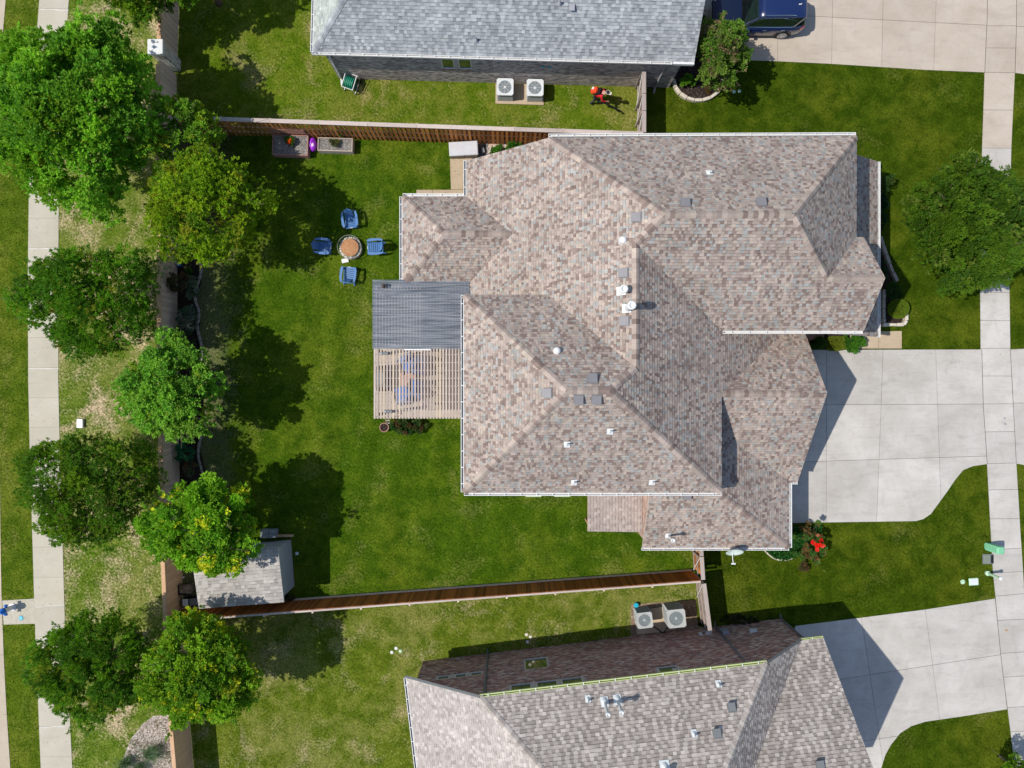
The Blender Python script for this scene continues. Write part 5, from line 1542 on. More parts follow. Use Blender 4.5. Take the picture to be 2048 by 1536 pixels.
edging([(406, 850), (404, 870), (399, 888), (397, 902), (398, 918), (403, 935), (407, 952), (409, 972)], 'grey stone edging at the southern end of the dark mulch bed', 'stone_grey', .30, .12, .12)
edging([(1395 + 49 * math.cos(a), 161 + 42 * math.sin(a)) for a in [math.pi * (1 - i / 24) for i in range(25)]], 'cream stone half circle around the flower bed at the corner of the north house', 'stone', .42, .17, .22)
edging([(1757, 474), (1765, 500), (1774, 525), (1783, 548), (1792, 566)], 'stone wall of the shaded front bed running from the lower roof', 'stone_grey', .5, .16, .25)
edging([(1808, 628), (1808, 650), (1788, 650), (1768, 650), (1760, 650)], 'cream stone corner of the front bed below the clipped round shrub', 'stone', .36, .16, .3)
edging([(1764, 580), (1762, 600), (1762, 625), (1762, 646)], 'grey brown stone border between house and front bed', 'stone_grey', .5, .16, .35)
edging([(1524, 1092), (1532, 1104), (1540, 1112), (1550, 1118), (1562, 1120), (1575, 1119), (1586, 1115)], 'thin cream stone curve around the ground cover by the south east corner', 'stone', .4, .09, .12)
# front steps of brick
t = thing('brick_steps', (14.6, 2.35, 0), 'brick entrance steps tucked under the south gutter beside the clipped shrubs', 'steps'); t.location = (0, 0, 0)
for k in range(2):
    for i in range(16):
        x = 14.35 + i * .112
        b = MB(); b.bevbox((x, 2.42 - k * .0 + (1 - k) * .0, .10 + k * .16), (.10, .5 - k * .18, .15), .008); b.build('brick', M['terracotta'], t)
t = thing('doormat', (G(1747, 660)[0], G(1747, 660)[1], .024), 'dark rectangular mat on the tan entry path', 'mat')
b = MB(); b.bevbox((0, 0, .012), (.56, .30, .02), .004); b.build('mat', M['ds_grey'], t)

# ============================================================ VEGETATION
def leaves(rng, tips, tdir, per, L, Wd, cols, spread=1.0, up=.25, bright=1.0):
    n = len(tips); N = n * per
    T = np.repeat(tips, per, 0); D = np.repeat(tdir, per, 0)
    C = np.repeat(cols, per, 0) * rng.uniform(.8, 1.25, (N, 1)) * bright * (1 + rng.normal(0, .06, (N, 3)))
    d = D * .7 + rng.normal(0, .62 * spread, (N, 3)); d[:, 2] = d[:, 2] * .6 + up
    d /= np.linalg.norm(d, axis=1, keepdims=True) + 1e-9
    s = np.cross(d, np.array([0, 0, 1.0])) + rng.normal(0, .45, (N, 3))
    s -= d * (s * d).sum(1, keepdims=True); s /= np.linalg.norm(s, axis=1, keepdims=True) + 1e-9
    l = L * rng.uniform(.65, 1.25, (N, 1)); w = Wd * rng.uniform(.7, 1.2, (N, 1))
    b = T + rng.normal(0, L * .22, (N, 3))
    nrm = np.cross(s, d)
    V = np.stack([b, b + d * l * .5 + s * w * .5 - nrm * w * .12, b + d * l, b + d * l * .5 - s * w * .5 - nrm * w * .12], 1).reshape(-1, 3)
    F = np.arange(N * 4).reshape(N, 4)
    return V, F, np.clip(C, .002, .95)

def crown_points(rng, c, rad, nclump, tips_per, pal, lobes=.16, cr=(.16, .26), low=-.35, tipcol=None, tipp=0.0, sweep=(0, 0), dense=.0):
    cx, cy, cz = c; rx, ry, rz = rad
    ph = rng.uniform(0, 6.28, 4)
    def lob(a): return 1 + lobes * (.5 * np.sin(3 * a + ph[0]) + .35 * np.sin(5 * a + ph[1]) + .3 * np.sin(8 * a + ph[2]))
    az = rng.uniform(0, 2 * np.pi, nclump); zz = rng.uniform(low, 1.0, nclump)
    rr = np.where(rng.random(nclump) < .74, rng.uniform(.72, .98, nclump), rng.uniform(.2, .72, nclump))
    hr = np.sqrt(np.clip(1 - zz ** 2, .02, 1)) * rr * lob(az)
    ce = np.stack([cx + rx * hr * np.cos(az), cy + ry * hr * np.sin(az), cz + rz * zz * rr], 1)
    mean = (rx + ry) / 2
    crad = rng.uniform(cr[0], cr[1], nclump) * mean
    pal = np.array(pal, float)
    cc = pal[rng.integers(0, len(pal), nclump)] * rng.uniform(.78, 1.22, (nclump, 1))
    n = nclump * tips_per
    d = rng.normal(0, 1, (n, 3)); d /= np.linalg.norm(d, axis=1, keepdims=True); d[:, 2] = np.where(d[:, 2] < -.35, -d[:, 2], d[:, 2])
    CE = np.repeat(ce, tips_per, 0); CR = np.repeat(crad, tips_per)[:, None]
    q = rng.uniform(.35, 1.08, (n, 1)) ** .6
    tips = CE + d * CR * q * np.array([1, 1, .75])
    out = CE - np.array([cx, cy, cz - rz * .3]); out /= np.linalg.norm(out, axis=1, keepdims=True) + 1e-6
    dd = d * .6 + out * .6; dd[:, 0] += sweep[0]; dd[:, 1] += sweep[1]
    dd /= np.linalg.norm(dd, axis=1, keepdims=True) + 1e-9
    C = np.repeat(cc, tips_per, 0)
    if tipcol is not None:
        clp = np.repeat(rng.random(nclump) < tipp, tips_per)
        m = (clp & (rng.random(n) < .65)) | (rng.random(n) < tipp * .25)
        C[m] = np.array(tipcol) * rng.uniform(.7, 1.2, (m.sum(), 1))
    return ce, tips, dd, C

def tree(label, px, py, rx, ry, hc, rz, seed, pal, nclump=75, tips=26, per=11, L=.115, Wd=.052, tipcol=None, tipp=0., lobes=.16, cr=(.16, .26), name='tree', cat='tree', group=None, trunk=.13, sweep=(0, 0), low=-.35, up=.25, spread=1.0, spurs=0, stray=10):
    rng = np.random.default_rng(seed)
    c = W(px, py, hc); k = (CAM_H - hc) / FOC
    t = thing(name, (c.x, c.y, 0), label, cat, group)
    nclump = int(nclump * (1.85 if Wd < .036 else 1.55)); tips = int(tips * 1.1); L *= 1.22; Wd *= 1.45
    R_ = (rx * k * .98, ry * k * .98, rz)
    ce, tp, dd, C = crown_points(rng, (0, 0, hc), R_, nclump, tips, pal, lobes, cr, low, tipcol, tipp, sweep)
    if stray:   # long shoots that break the outline
        m = stray * 6
        az = rng.uniform(0, 6.28, stray); rr = rng.uniform(.9, 1.14, stray)
        base = np.stack([R_[0] * .8 * np.cos(az), R_[1] * .8 * np.sin(az), hc + rz * rng.uniform(-.3, .5, stray)], 1)
        end = np.stack([R_[0] * rr * np.cos(az + sweep[1] * .1), R_[1] * rr * np.sin(az), base[:, 2] + rng.uniform(-.1, .4, stray)], 1)
        f = np.tile(np.linspace(.1, 1, 6), stray)[:, None]
        sp = np.repeat(base, 6, 0) * (1 - f) + np.repeat(end, 6, 0) * f + rng.normal(0, .05, (m, 3))
        sd = np.repeat(end - base, 6, 0); sd /= np.linalg.norm(sd, axis=1, keepdims=True) + 1e-9
        tp = np.concatenate([tp, sp]); dd = np.concatenate([dd, sd]); C = np.concatenate([C, C[rng.integers(0, len(C), m)]])
    V, F, CC = leaves(rng, tp, dd, per, L, Wd, C, spread, up, np.array([1.5, 1.36, 1.1]))
    o = link('crown', mesh_np('crown', V, F, M['leaf'], CC), t)
    # trunk and limbs
    b = MB(); fork = hc - rz * .75
    fork = max(fork, .5)
    b.tube([(.0, .0, -.1), (.02, .01, .2), (.03, -.02, fork * .6), (0, 0, fork)], [trunk * 1.6, trunk * 1.15, trunk, trunk * .9], 9)
    idx = rng.choice(len(ce), min(16, len(ce)), replace=False)
    for i in idx:
        e = Vector(ce[i]); s = Vector((0, 0, fork - .15)); m1 = s.lerp(e, .45) + Vector((rng.normal(0, .12), rng.normal(0, .12), .18))
        b.tube([s, m1, e], [trunk * .5, trunk * .3, trunk * .10], 5)
        for j in range(4):
            q = e + Vector(rng.normal(0, .38, 3))
            b.tube([m1.lerp(e, .6), q], [trunk * .14, .008], 4)
    b.build('trunk', M['bark'], t, smooth=True)
    return t

G_bright = [(.105, .26, .020), (.14, .31, .026), (.085, .22, .022), (.125, .29, .018)]
G_yel = [(.15, .265, .010), (.125, .24, .010), (.18, .29, .012), (.09, .19, .012)]
G_dark = [(.058, .145, .010), (.075, .175, .010), (.048, .12, .012), (.095, .185, .010)]
G_mid = [(.085, .21, .016), (.11, .24, .018), (.07, .175, .016)]
G_olive = [(.085, .175, .025), (.065, .145, .022), (.11, .195, .035)]
TG = 'trees along the west boundary'
tree('largest tree, bright green with a broad lumpy crown over the west sidewalk', 148, 232, 162, 186, 4.9, 2.5, 101, G_bright, 150, 34, 12, .135, .06, (.14, .24, .02), .06, .22, (.12, .20), trunk=.22, group=TG)
tree('small light green tree behind the corner where the stained orange fence starts', 368, 262, 68, 66, 3.7, 1.3, 102, [(.12, .25, .022), (.15, .26, .022), (.09, .20, .022)], 34, 24, 12, .10, .05, (.26, .30, .03), .12, group=TG)
tree('yellow green fine leaved tree nearest the blue chairs', 412, 418, 118, 108, 4.0, 2.0, 103, G_yel, 110, 28, 13, .085, .034, (.19, .23, .02), .10, .18, (.13, .22), group=TG)
tree('dark feathery tree with rusty tips beside the west sidewalk, south of the largest tree', 186, 602, 140, 108, 3.9, 1.9, 104, [(.065, .18, .010), (.085, .215, .010), (.052, .145, .012)], 110, 28, 13, .10, .028, (.16, .20, .02), .08, .24, (.12, .2), sweep=(-.5, .3), spread=.7, group=TG, stray=26)
tree('compact bright green tree over the middle of the west fence', 345, 780, 98, 97, 3.75, 1.7, 105, [(.135, .30, .036), (.10, .25, .032), (.16, .33, .042)], 78, 30, 12, .11, .05, (.22, .32, .04), .06, .2, (.14, .22), group=TG)
tree('dark green round tree with narrow leaves between sidewalk and fence, below the white utility box', 184, 974, 128, 114, 3.9, 1.9, 106, G_dark, 105, 28, 13, .095, .030, (.09, .12, .02), .08, .16, (.13, .22), spread=.8, group=TG)
tree('bright green tree with yellow leaf tips overhanging the grey garden shed', 407, 1052, 110, 92, 4.1, 1.7, 107, [(.12, .28, .016), (.09, .23, .016), (.15, .31, .022)], 88, 30, 12, .125, .055, (.44, .50, .03), .05, .24, (.13, .22), group=TG)
tree('dark streaky tree with swept branches over the sidewalk in the lower left', 188, 1330, 116, 108, 3.9, 1.8, 108, [(.065, .175, .010), (.085, .20, .010), (.052, .135, .012)], 100, 28, 13, .11, .028, (.15, .22, .02), .10, .2, (.12, .2), sweep=(-.8, -.5), spread=.55, group=TG, stray=30)
tree('green tree with many golden yellow tips over the fence in the lower left', 400, 1342, 116, 108, 4.0, 1.9, 109, [(.11, .24, .014), (.135, .265, .016), (.085, .20, .016)], 100, 30, 12, .115, .048, (.30, .36, .02), .16, .22, (.13, .21), group=TG)
tree('tree at the top edge above the stone pillar, mostly cut off by the picture edge', 285, -22, 62, 66, 3.2, 1.4, 110, G_dark, 40, 26, 12, .10, .04, (.12, .16, .02), .08, group=TG)
tree('tree just beyond the top edge throwing its shadow on the north lawn', 375, -75, 82, 70, 3.6, 1.5, 111, G_mid, 45, 26, 12, .11, .05, group=TG)
tree('broad feathery green tree over the east sidewalk', 1950, 452, 130, 126, 4.2, 1.9, 112, [(.045, .105, .009), (.062, .13, .010), (.035, .085, .010)], 150, 34, 14, .11, .036, (.11, .17, .03), .08, .2, (.12, .2), sweep=(.5, -.2), spread=.65, stray=30)
tree('small olive green tree with pale tips in the half round bed', 1441, 112, 48, 70, 2.6, 1.6, 113, G_olive, 60, 22, 11, .085, .045, (.17, .15, .09), .22, .2, (.17, .28), trunk=.07)
tree('dark small tree at the bottom right corner of the picture', 2042, 1545, 36, 38, 1.6, .9, 114, G_dark, 22, 20, 11, .09, .03, trunk=.05)

def bush(label, px, py, rx, ry, h, seed, pal, n=26, tips=14, per=9, L=.07, Wd=.035, name='shrub', tipcol=None, tipp=0, z0=0, cr=(.22, .34), lobes=.1, group=None, stems=True, flowers=None):
    rng = np.random.default_rng(seed)
    hc = h * .45; c = W(px, py, hc + .1); k = (CAM_H - hc) / FOC
    t = thing(name, (c.x, c.y, z0), label, 'shrub', group)
    ce, tp, dd, C = crown_points(rng, (0, 0, hc), (rx * k * .9, ry * k * .9, h * .5), n, tips, pal, lobes, cr, -.6, tipcol, tipp)
    V, F, CC = leaves(rng, tp, dd, per, L, Wd, C)
    link('foliage', mesh_np('foliage', V, F, M['leaf'], CC), t)
    b = MB()
    for i in range(7):
        e = Vector(ce[i % len(ce)]); b.tube([(rng.normal(0, .03), rng.normal(0, .03), -.02), e * .55 + Vector((0, 0, .05)), e], [.018, .012, .005], 5)
    b.build('stems', M['bark'], t)
    if flowers:
        for (fx, fy, fz, fr, col) in flowers:
            m = 26; dirs = rng.normal(0, 1, (m, 3)); dirs[:, 2] = np.abs(dirs[:, 2]) ; dirs /= np.linalg.norm(dirs, axis=1, keepdims=True)
            V, F, CC = leaves(rng, np.array([[fx, fy, fz]]) + dirs * fr * .4, dirs, 3, fr * .7, fr * .5, np.tile(np.array(col), (m, 1)))
            link('blossom', mesh_np('blossom', V, F, M['petal'], CC), t)
    return t

def clipped(label, px, py, rx, ry, h, seed, pal, square=False, L=.045):
    """tightly clipped shrub: leaves on a smooth body"""
    rng = np.random.default_rng(seed)
    c = W(px, py, h * .6); k = (CAM_H - h * .6) / FOC; RX, RY = rx * k, ry * k
    t = thing('clipped_shrub', (c.x, c.y, 0), label, 'shrub')
    n = 2600
    d = rng.normal(0, 1, (n, 3)); d /= np.linalg.norm(d, axis=1, keepdims=True)
    if square:
        d = d / np.power((np.abs(d) ** 5).sum(1, keepdims=True), .2)
    P = d * np.array([RX, RY, h * .5]) * rng.uniform(.9, 1.02, (n, 1)) + np.array([0, 0, h * .52])
    P[:, 2] = np.maximum(P[:, 2], .02)
    pal = np.array(pal); C = pal[rng.integers(0, len(pal), n)]
    V, F, CC = leaves(rng, P, d, 4, L, L * .6, C)
    link('foliage', mesh_np('foliage', V, F, M['leaf'], CC), t)
    b = MB(); b.tube([(0, 0, -.02), (0, 0, h * .5)], [.05, .03], 6)
    b.build('stems', M['bark'], t)
    return t

# shrubs round the front door
clipped('round clipped ball shrub, half in sun, at the corner of the front bed', 1798, 617, 19, 19, .85, 201, [(.16, .23, .016), (.13, .20, .016)])
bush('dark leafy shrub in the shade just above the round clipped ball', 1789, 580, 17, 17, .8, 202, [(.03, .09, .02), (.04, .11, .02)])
clipped('olive square clipped shrub in the sun between the brick steps and the large round shrub', 1672, 687, 15, 13, .75, 203, [(.19, .23, .018), (.16, .20, .018)], True)
bush('dense green round shrub overhanging the driveway beside the entry path', 1709, 685, 25, 21, .95, 204, [(.06, .19, .016), (.08, .23, .018), (.05, .15, .016)], 40, 18, 10, .08, .045)
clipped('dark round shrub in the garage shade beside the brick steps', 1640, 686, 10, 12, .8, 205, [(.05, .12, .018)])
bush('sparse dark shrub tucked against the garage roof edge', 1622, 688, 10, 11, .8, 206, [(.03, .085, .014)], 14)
bush('spiky crape shrub throwing long shadows beside the lower front roof', 1768, 362, 17, 26, 1.6, 207, [(.06, .10, .02), (.04, .09, .02), (.10, .12, .03)], 22, 12, 9, .10, .03, cr=(.2, .35))
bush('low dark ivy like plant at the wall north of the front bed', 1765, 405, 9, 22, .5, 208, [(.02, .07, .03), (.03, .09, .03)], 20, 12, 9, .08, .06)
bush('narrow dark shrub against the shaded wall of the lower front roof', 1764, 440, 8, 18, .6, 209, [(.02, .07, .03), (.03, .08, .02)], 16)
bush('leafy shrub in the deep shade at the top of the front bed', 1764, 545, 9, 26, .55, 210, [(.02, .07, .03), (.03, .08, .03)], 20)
bush('bright green rounded shrub left of the small tree in the half round bed', 1376, 162, 15, 15, .7, 211, [(.11, .26, .02), (.14, .30, .02)], 22, 16, 10, .07, .045)
bush('small reddish grass clump in the half round bed', 1415, 177, 7, 7, .3, 212, [(.12, .12, .04), (.2, .09, .03)], 8, 12, 9, .12, .015, name='ornamental_grass')
bush('dark shrub squeezed between the north house gable and the car', 1408, 70, 9, 45, .9, 213, [(.02, .06, .02), (.03, .075, .02)], 34)
bush('round green shrub by the pale gravel, west one next to the storage box', 994, 301, 14, 15, .8, 214, [(.08, .22, .02), (.06, .18, .02)], 22, 16, 10)
bush('round green shrub by the pale gravel, east one touching the roof edge', 1027, 295, 17, 13, .9, 215, [(.08, .22, .02), (.06, .18, .02)], 24, 16, 10)
bush('mixed reddish green shrub row in the bed along the south edge of the pergola', 817, 853, 43, 17, .6, 216, [(.05, .10, .02), (.09, .14, .03), (.12, .08, .03), (.035, .10, .02), (.11, .17, .05)], 60, 18, 9, .085, .05, cr=(.08, .14))
bush('dark reddish rose shrub leaning over the west fence', 357, 562, 22, 22, 1.7, 217, [(.11, .10, .04), (.07, .11, .04), (.16, .09, .06)], 26, 14, 9, .07, .045)
bush('silvery green shrub in the dark mulch bed, beside the rose shrub', 381, 575, 16, 24, 1.0, 218, [(.20, .27, .17), (.13, .20, .11), (.26, .27, .24)], 24)
bush('silvery shrub in the middle of the dark mulch bed', 374, 640, 20, 28, 1.1, 219, [(.22, .27, .22), (.11, .20, .11), (.12, .14, .11), (.30, .32, .32)], 36, 14, 9)
bush('low dark shrub in the mulch bed just above the compact bright tree', 372, 678, 20, 20, .8, 220, [(.09, .16, .07), (.12, .22, .08)], 24)
bush('bluish green shrub in the shaded southern part of the mulch bed', 367, 905, 16, 20, 1.1, 221, [(.05, .24, .14), (.07, .28, .12)], 24, 14, 9, .08, .05)
bush('reddish twiggy shrub in the southern mulch bed beside the edging', 382, 935, 14, 20, .8, 222, [(.22, .20, .15), (.13, .16, .08), (.25, .12, .07)], 18, 10, 8)
bush('small plant with a yellow green top in the northern mulch bed', 377, 543, 9, 9, .5, 223, [(.07, .17, .02), (.12, .18, .03)], 8)
R_f = (.80, .02, .012)
bush('crape myrtle with red blossoms and bronze leaves beside the garage corner', 1622, 1087, 33, 44, 1.6, 224, [(.08, .18, .03), (.06, .15, .03), (.10, .20, .04), (.20, .13, .05)], 52, 14, 8, .085, .04, cr=(.10, .18), lobes=.3, tipcol=(.34, .15, .06), tipp=.12,
     flowers=[(-.22, .22, 1.5, .10, R_f), (-.02, .06, 1.6, .11, R_f), (.08, .12, 1.65, .11, R_f), (.28, .05, 1.5, .12, (.75, .08, .05)), (.26, .28, 1.4, .11, (.55, .02, .01)), (.05, -.18, 1.4, .11, (.78, .05, .03)), (.18, .5, 1.2, .07, (.7, .25, .12)), (-.05, .10, 1.55, .10, R_f)])
bush('trailing bronze twigs hanging below the crape myrtle onto the front lawn', 1609, 1130, 10, 22, .5, 225, [(.16, .09, .04), (.08, .09, .03), (.10, .06, .03)], 14, 10, 7)
t = bush('grass tuft planted in the greyed raised planter', 672, 289, 8, 8, .35, 226, [(.16, .17, .05), (.10, .12, .04)], 6, 14, 9, .13, .018, z0=.45, name='ornamental_grass')
bush('clump of red and orange flowers in the reddish raised planter', 583, 288, 12, 9, .35, 227, [(.05, .14, .02), (.08, .16, .02)], 12, 12, 8, .07, .04, z0=.45, name='flower_clump',
     flowers=[(.06, -.02, .3, .075, (.75, .10, .01)), (.16, -.06, .28, .065, (.70, .03, .01)), (-.02, -.13, .27, .06, (.70, .04, .01)), (.10, .06, .3, .06, (.85, .22, .01)), (.05, -.10, .3, .055, (.8, .12, .01)), (.2, .02, .26, .05, (.7, .04, .01))])
bush('green vine leaves hanging over the rear edge of the greyed planter', 683, 274, 4, 4, .3, 228, [(.10, .25, .03)], 5, z0=.35)
bush('brown weedy growth between the shed corner and the dark red fence', 577, 1196, 12, 12, .5, 229, [(.14, .11, .05), (.07, .09, .03)], 16, 10, 8)
bush('low dark weeds growing along the wall of the south house by the fence', 1480, 1243, 45, 14, .25, 230, [(.04, .06, .02), (.07, .07, .03), (.03, .05, .015)], 40, 12, 8, .06, .03, cr=(.08, .14))
# ground cover bed by the south east corner
P_gc = poly_px([(1440, 1060), (1640, 1050), (1640, 1080), (1600, 1106), (1588, 1114), (1575, 1118), (1562, 1119), (1550, 1116), (1540, 1110), (1531, 1100)])
rng = np.random.default_rng(5)
n = 9000; X = rng.uniform(10, 16.5, n); Y = rng.uniform(-9.4, -7.2, n); m = inside_np(P_gc, X, Y); X, Y = X[m], Y[m]
tp = np.stack([X, Y, rng.uniform(.08, .22, len(X))], 1); dd = rng.normal(0, .4, tp.shape) + np.array([0, 0, 1.0])
C = np.array([(.03, .13, .02), (.04, .16, .025), (.025, .10, .02)])[rng.integers(0, 3, len(X))]
V, F, CC = leaves(rng, tp, dd, 4, .075, .05, C)
tag(link('ground_cover', mesh_np('ground_cover', V, F, M['leaf'], CC)), 'dense dark green ground cover inside the thin cream stone curve', 'ground cover', kind='stuff')

# clumps of tall ornamental grass on the pale gravel
def grass_clump(label, px, py, r, n, seed, lean=(.3, .1), col=((.12, .20, .10), (.20, .27, .17), (.09, .16, .07))):
    rng = np.random.default_rng(seed); c = W(px, py, .3)
    t = thing('ornamental_grass', (c.x, c.y, .01), label, 'grass clump')
    k = np.linspace(0, 1, 4); V = []; F = []; C = []
    col = np.array(col)
    for i in range(n):
        a = rng.uniform(0, 6.28); rr_ = abs(rng.normal(0, .4)); e = np.array([math.cos(a) * rr_ * r + lean[0] * r, math.sin(a) * rr_ * r + lean[1] * r]) * 1.3
        h = rng.uniform(.35, .7); s = np.array([-math.sin(a), math.cos(a)]) * .011; b0 = rng.normal(0, .09, 2)
        pts = [np.array([b0[0] + e[0] * q ** 1.5, b0[1] + e[1] * q ** 1.5, h * (1.6 * q - .8 * q * q)]) for q in k]
        bi = len(V)
        for q, p in zip(k, pts):
            w = s * (1 - q * .85); V.append((p[0] + w[0], p[1] + w[1], p[2])); V.append((p[0] - w[0], p[1] - w[1], p[2]))
        cc = col[rng.integers(0, len(col))] * rng.uniform(.7, 1.3)
        for j in range(3): F.append((bi + 2 * j, bi + 2 * j + 2, bi + 2 * j + 3, bi + 2 * j + 1)); C.append(cc)
    link('blades', mesh_np('blades', V, F, M['leaf'], C), t)
grass_clump('large silvery green ornamental grass clump on the pale gravel, right one', 297, 1510, .75, 900, 61, (.25, .1))
grass_clump('silvery ornamental grass clump at the bottom edge of the gravel bed, left one', 248, 1528, .55, 500, 62, (.1, .0))
grass_clump('ornamental grass clump cut by the bottom edge between the two others', 276, 1540, .55, 500, 63, (.1, .1))
# loose things on the gravel bed: low weeds
rng = np.random.default_rng(9); Pg = poly_px([(306, 1440), (338, 1432), (378, 1480), (384, 1536), (250, 1536), (262, 1478)])
X = rng.uniform(-21, -16, 700); Y = rng.uniform(-20.5, -17, 700); m = inside_np(Pg, X, Y); X, Y = X[m], Y[m]
q = (np.sin(X * 3.1) + np.cos(Y * 4.3)) > .1; X, Y = X[q], Y[q]
tp = np.stack([X, Y, np.full(len(X), .04)], 1); dd = np.tile(np.array([0, 0, 1.0]), (len(X), 1)) + rng.normal(0, .5, (len(X), 3))
V, F, CC = leaves(rng, tp, dd, 7, .07, .03, np.array([(.16, .19, .06), (.12, .15, .06)])[rng.integers(0, 2, len(X))])
tag(link('weeds', mesh_np('weeds', V, F, M['leaf'], CC)), 'low yellowish weeds growing through the pale gravel', 'weeds', kind='stuff')
# stones of the gravel bed and the gravel strip
b = MB(); rr = random.Random(3)
for k in range(2600):
    x, y = rr.uniform(240, 385), rr.uniform(1432, 1545)
    p = W(x, y, .014)
    if not inside(Pg, p.x, p.y): continue
    s = rr.uniform(.018, .05); c = rr.choice([(.40, .33, .27), (.30, .25, .21), (.55, .48, .42), (.24, .17, .13), (.62, .58, .54)])
    b.add([(p.x - s, p.y - s * .6, .012), (p.x + s * .8, p.y - s * .7, .012), (p.x + s, p.y + s * .5, .012), (p.x - s * .5, p.y + s * .8, .012), (p.x + s * .1, p.y, .012 + s * .8)], [(0, 1, 4), (1, 2, 4), (2, 3, 4), (3, 0, 4)], 0, c)
for k in range(500):
    p = W(rr.uniform(972, 1095), rr.uniform(286, 318), .014); s = rr.uniform(.03, .07); c = rr.choice([(.62, .50, .42), (.70, .60, .52), (.45, .33, .26), (.55, .5, .46)])
    b.add([(p.x - s, p.y - s * .6, .012), (p.x + s * .8, p.y - s * .7, .012), (p.x + s, p.y + s * .5, .012), (p.x - s * .5, p.y + s * .8, .012), (p.x + s * .1, p.y, .012 + s * .8)], [(0, 1, 4), (1, 2, 4), (2, 3, 4), (3, 0, 4)], 0, c)
tag(b.build('pebbles', M['brick']), 'loose pale stones on the gravel bed and beside the storage box', 'pebbles', kind='stuff')

# lawn blades: short tufts on every lawn, coloured by the lawn below them
for (P, mat, z) in LAWNS + [(poly_px([(1340, 118), (1560, 122), (1969, 145), (1961, 700), (1757, 697), (1757, 300), (1340, 290)]), 'lawn_front', 0.0), (poly_px([(1880, 1005), (1974, 930), (1990, 1190), (1400, 1260), (1400, 1100), (1580, 1050), (1831, 1044)]), 'lawn_front', 0.0),
                           (poly_px([(1822, 1452), (2015, 1420), (2031, 1560), (1760, 1560)]), 'lawn_front', 0.0), (poly_px([(2033, 150), (2120, 150), (2120, 695), (2024, 695)]), 'lawn_front', 0.0)]:
    rng = np.random.default_rng(len(P) * 7 + int(abs(P[0][0]) * 10))
    X0_, X1_ = max(min(p[0] for p in P), -28), min(max(p[0] for p in P), 28); Y0_, Y1_ = max(min(p[1] for p in P), -21), min(max(p[1] for p in P), 21)
    dens = 190
    n = int((X1_ - X0_) * (Y1_ - Y0_) * dens)
    X = rng.uniform(X0_, X1_, n); Y = rng.uniform(Y0_, Y1_, n); m = inside_np(P, X, Y); X, Y = X[m], Y[m]; n = len(X)
    a = rng.uniform(0, 6.283, n); w = rng.uniform(.010, .024, n); h = rng.uniform(.02, .055, n); ln = rng.uniform(0, .05, n)
    b0 = np.stack([X - np.cos(a) * w, Y - np.sin(a) * w, np.full(n, z - .002)], 1); b1 = np.stack([X + np.cos(a) * w, Y + np.sin(a) * w, np.full(n, z - .002)], 1)
    tp = np.stack([X - np.sin(a) * ln, Y + np.cos(a) * ln, z + h], 1)
    V = np.stack([b0, b1, tp], 1).reshape(-1, 3); F = np.arange(n * 3).reshape(n, 3)
    tag(link('grass', mesh_np('grass', V, F, M[mat])), 'short mown grass covering the ' + {'lawn_back': 'back yard of the main house', 'lawn_front': 'front lawns', 'lawn_north': 'yard of the north house', 'lawn_south': 'yard of the south house', 'lawn_verge': 'dry strip between sidewalk and west fence', 'lawn_kerb': 'strip beside the kerb'}[mat], 'grass', kind='stuff')

# dry leaves and clippings blown onto the paving
rng = np.random.default_rng(77); n = 420
px_ = np.concatenate([rng.uniform(60, 140, 200), rng.uniform(1880, 2035, 140), rng.uniform(1600, 1960, 80)]); py_ = np.concatenate([rng.uniform(380, 1500, 200), rng.uniform(300, 720, 140), rng.uniform(702, 760, 80)])
tp = np.array([tuple(W(a, c, .03)) for a, c in zip(px_, py_)]); dd = rng.normal(0, 1, (n, 3)) * np.array([1, 1, .1])
V, F, CC = leaves(rng, tp, dd, 1, .055, .03, np.array([(.16, .11, .05), (.22, .16, .07), (.10, .12, .03)])[rng.integers(0, 3, n)], .5, .0)
tag(link('leaf_litter', mesh_np('leaf_litter', V, F, M['leaf'], CC)), 'dry leaves and clippings scattered on sidewalks and driveway', 'leaf litter', kind='stuff')

# ============================================================ CAR (front to the west)
car = thing('parked_car', (12.53, 18.87, .022), 'dark navy blue sport utility car with chrome window line parked on the north driveway', 'car')
def ring_sec(x, zb, zs, zt, wb, ws, wt, n=6):
    """half section points from the sill to the centre line: list (y,z)"""
    return [(wb, zb), (ws * .985, zb + .10), (ws, (zb + zs) / 2), (ws * .975, zs - .03), (ws * .93, zs), (wt, zt - .012), (wt * .55, zt), (0, zt + .008)]
# stations along the body: x, sill z, shoulder z, top z, half widths
ST = [(-2.34, .42, .62, .66, .58, .62, .50), (-2.28, .30, .74, .80, .74, .80, .66), (-2.10, .24, .84, .90, .84, .88, .72), (-1.75, .22, .92, .99, .88, .915, .74), (-1.2, .22, .98, 1.06, .90, .925, .76),
      (-.85, .22, 1.00, 1.09, .90, .93, .78), (-.2, .22, 1.02, 1.06, .90, .93, .86), (.6, .22, 1.03, 1.06, .90, .93, .86), (1.3, .22, 1.04, 1.07, .90, .93, .86), (1.8, .23, 1.05, 1.08, .88, .92, .85),
      (2.12, .28, 1.04, 1.07, .82, .88, .80), (2.28, .34, .96, 1.00, .76, .82, .72), (2.33, .42, .80, .84, .66, .70, .6)]
secs = []
for s in ST:
    h = ring_sec(*s); secs.append([(s[0], -y, z) for y, z in h] + [(s[0], y, z) for y, z in h[-2::-1]])
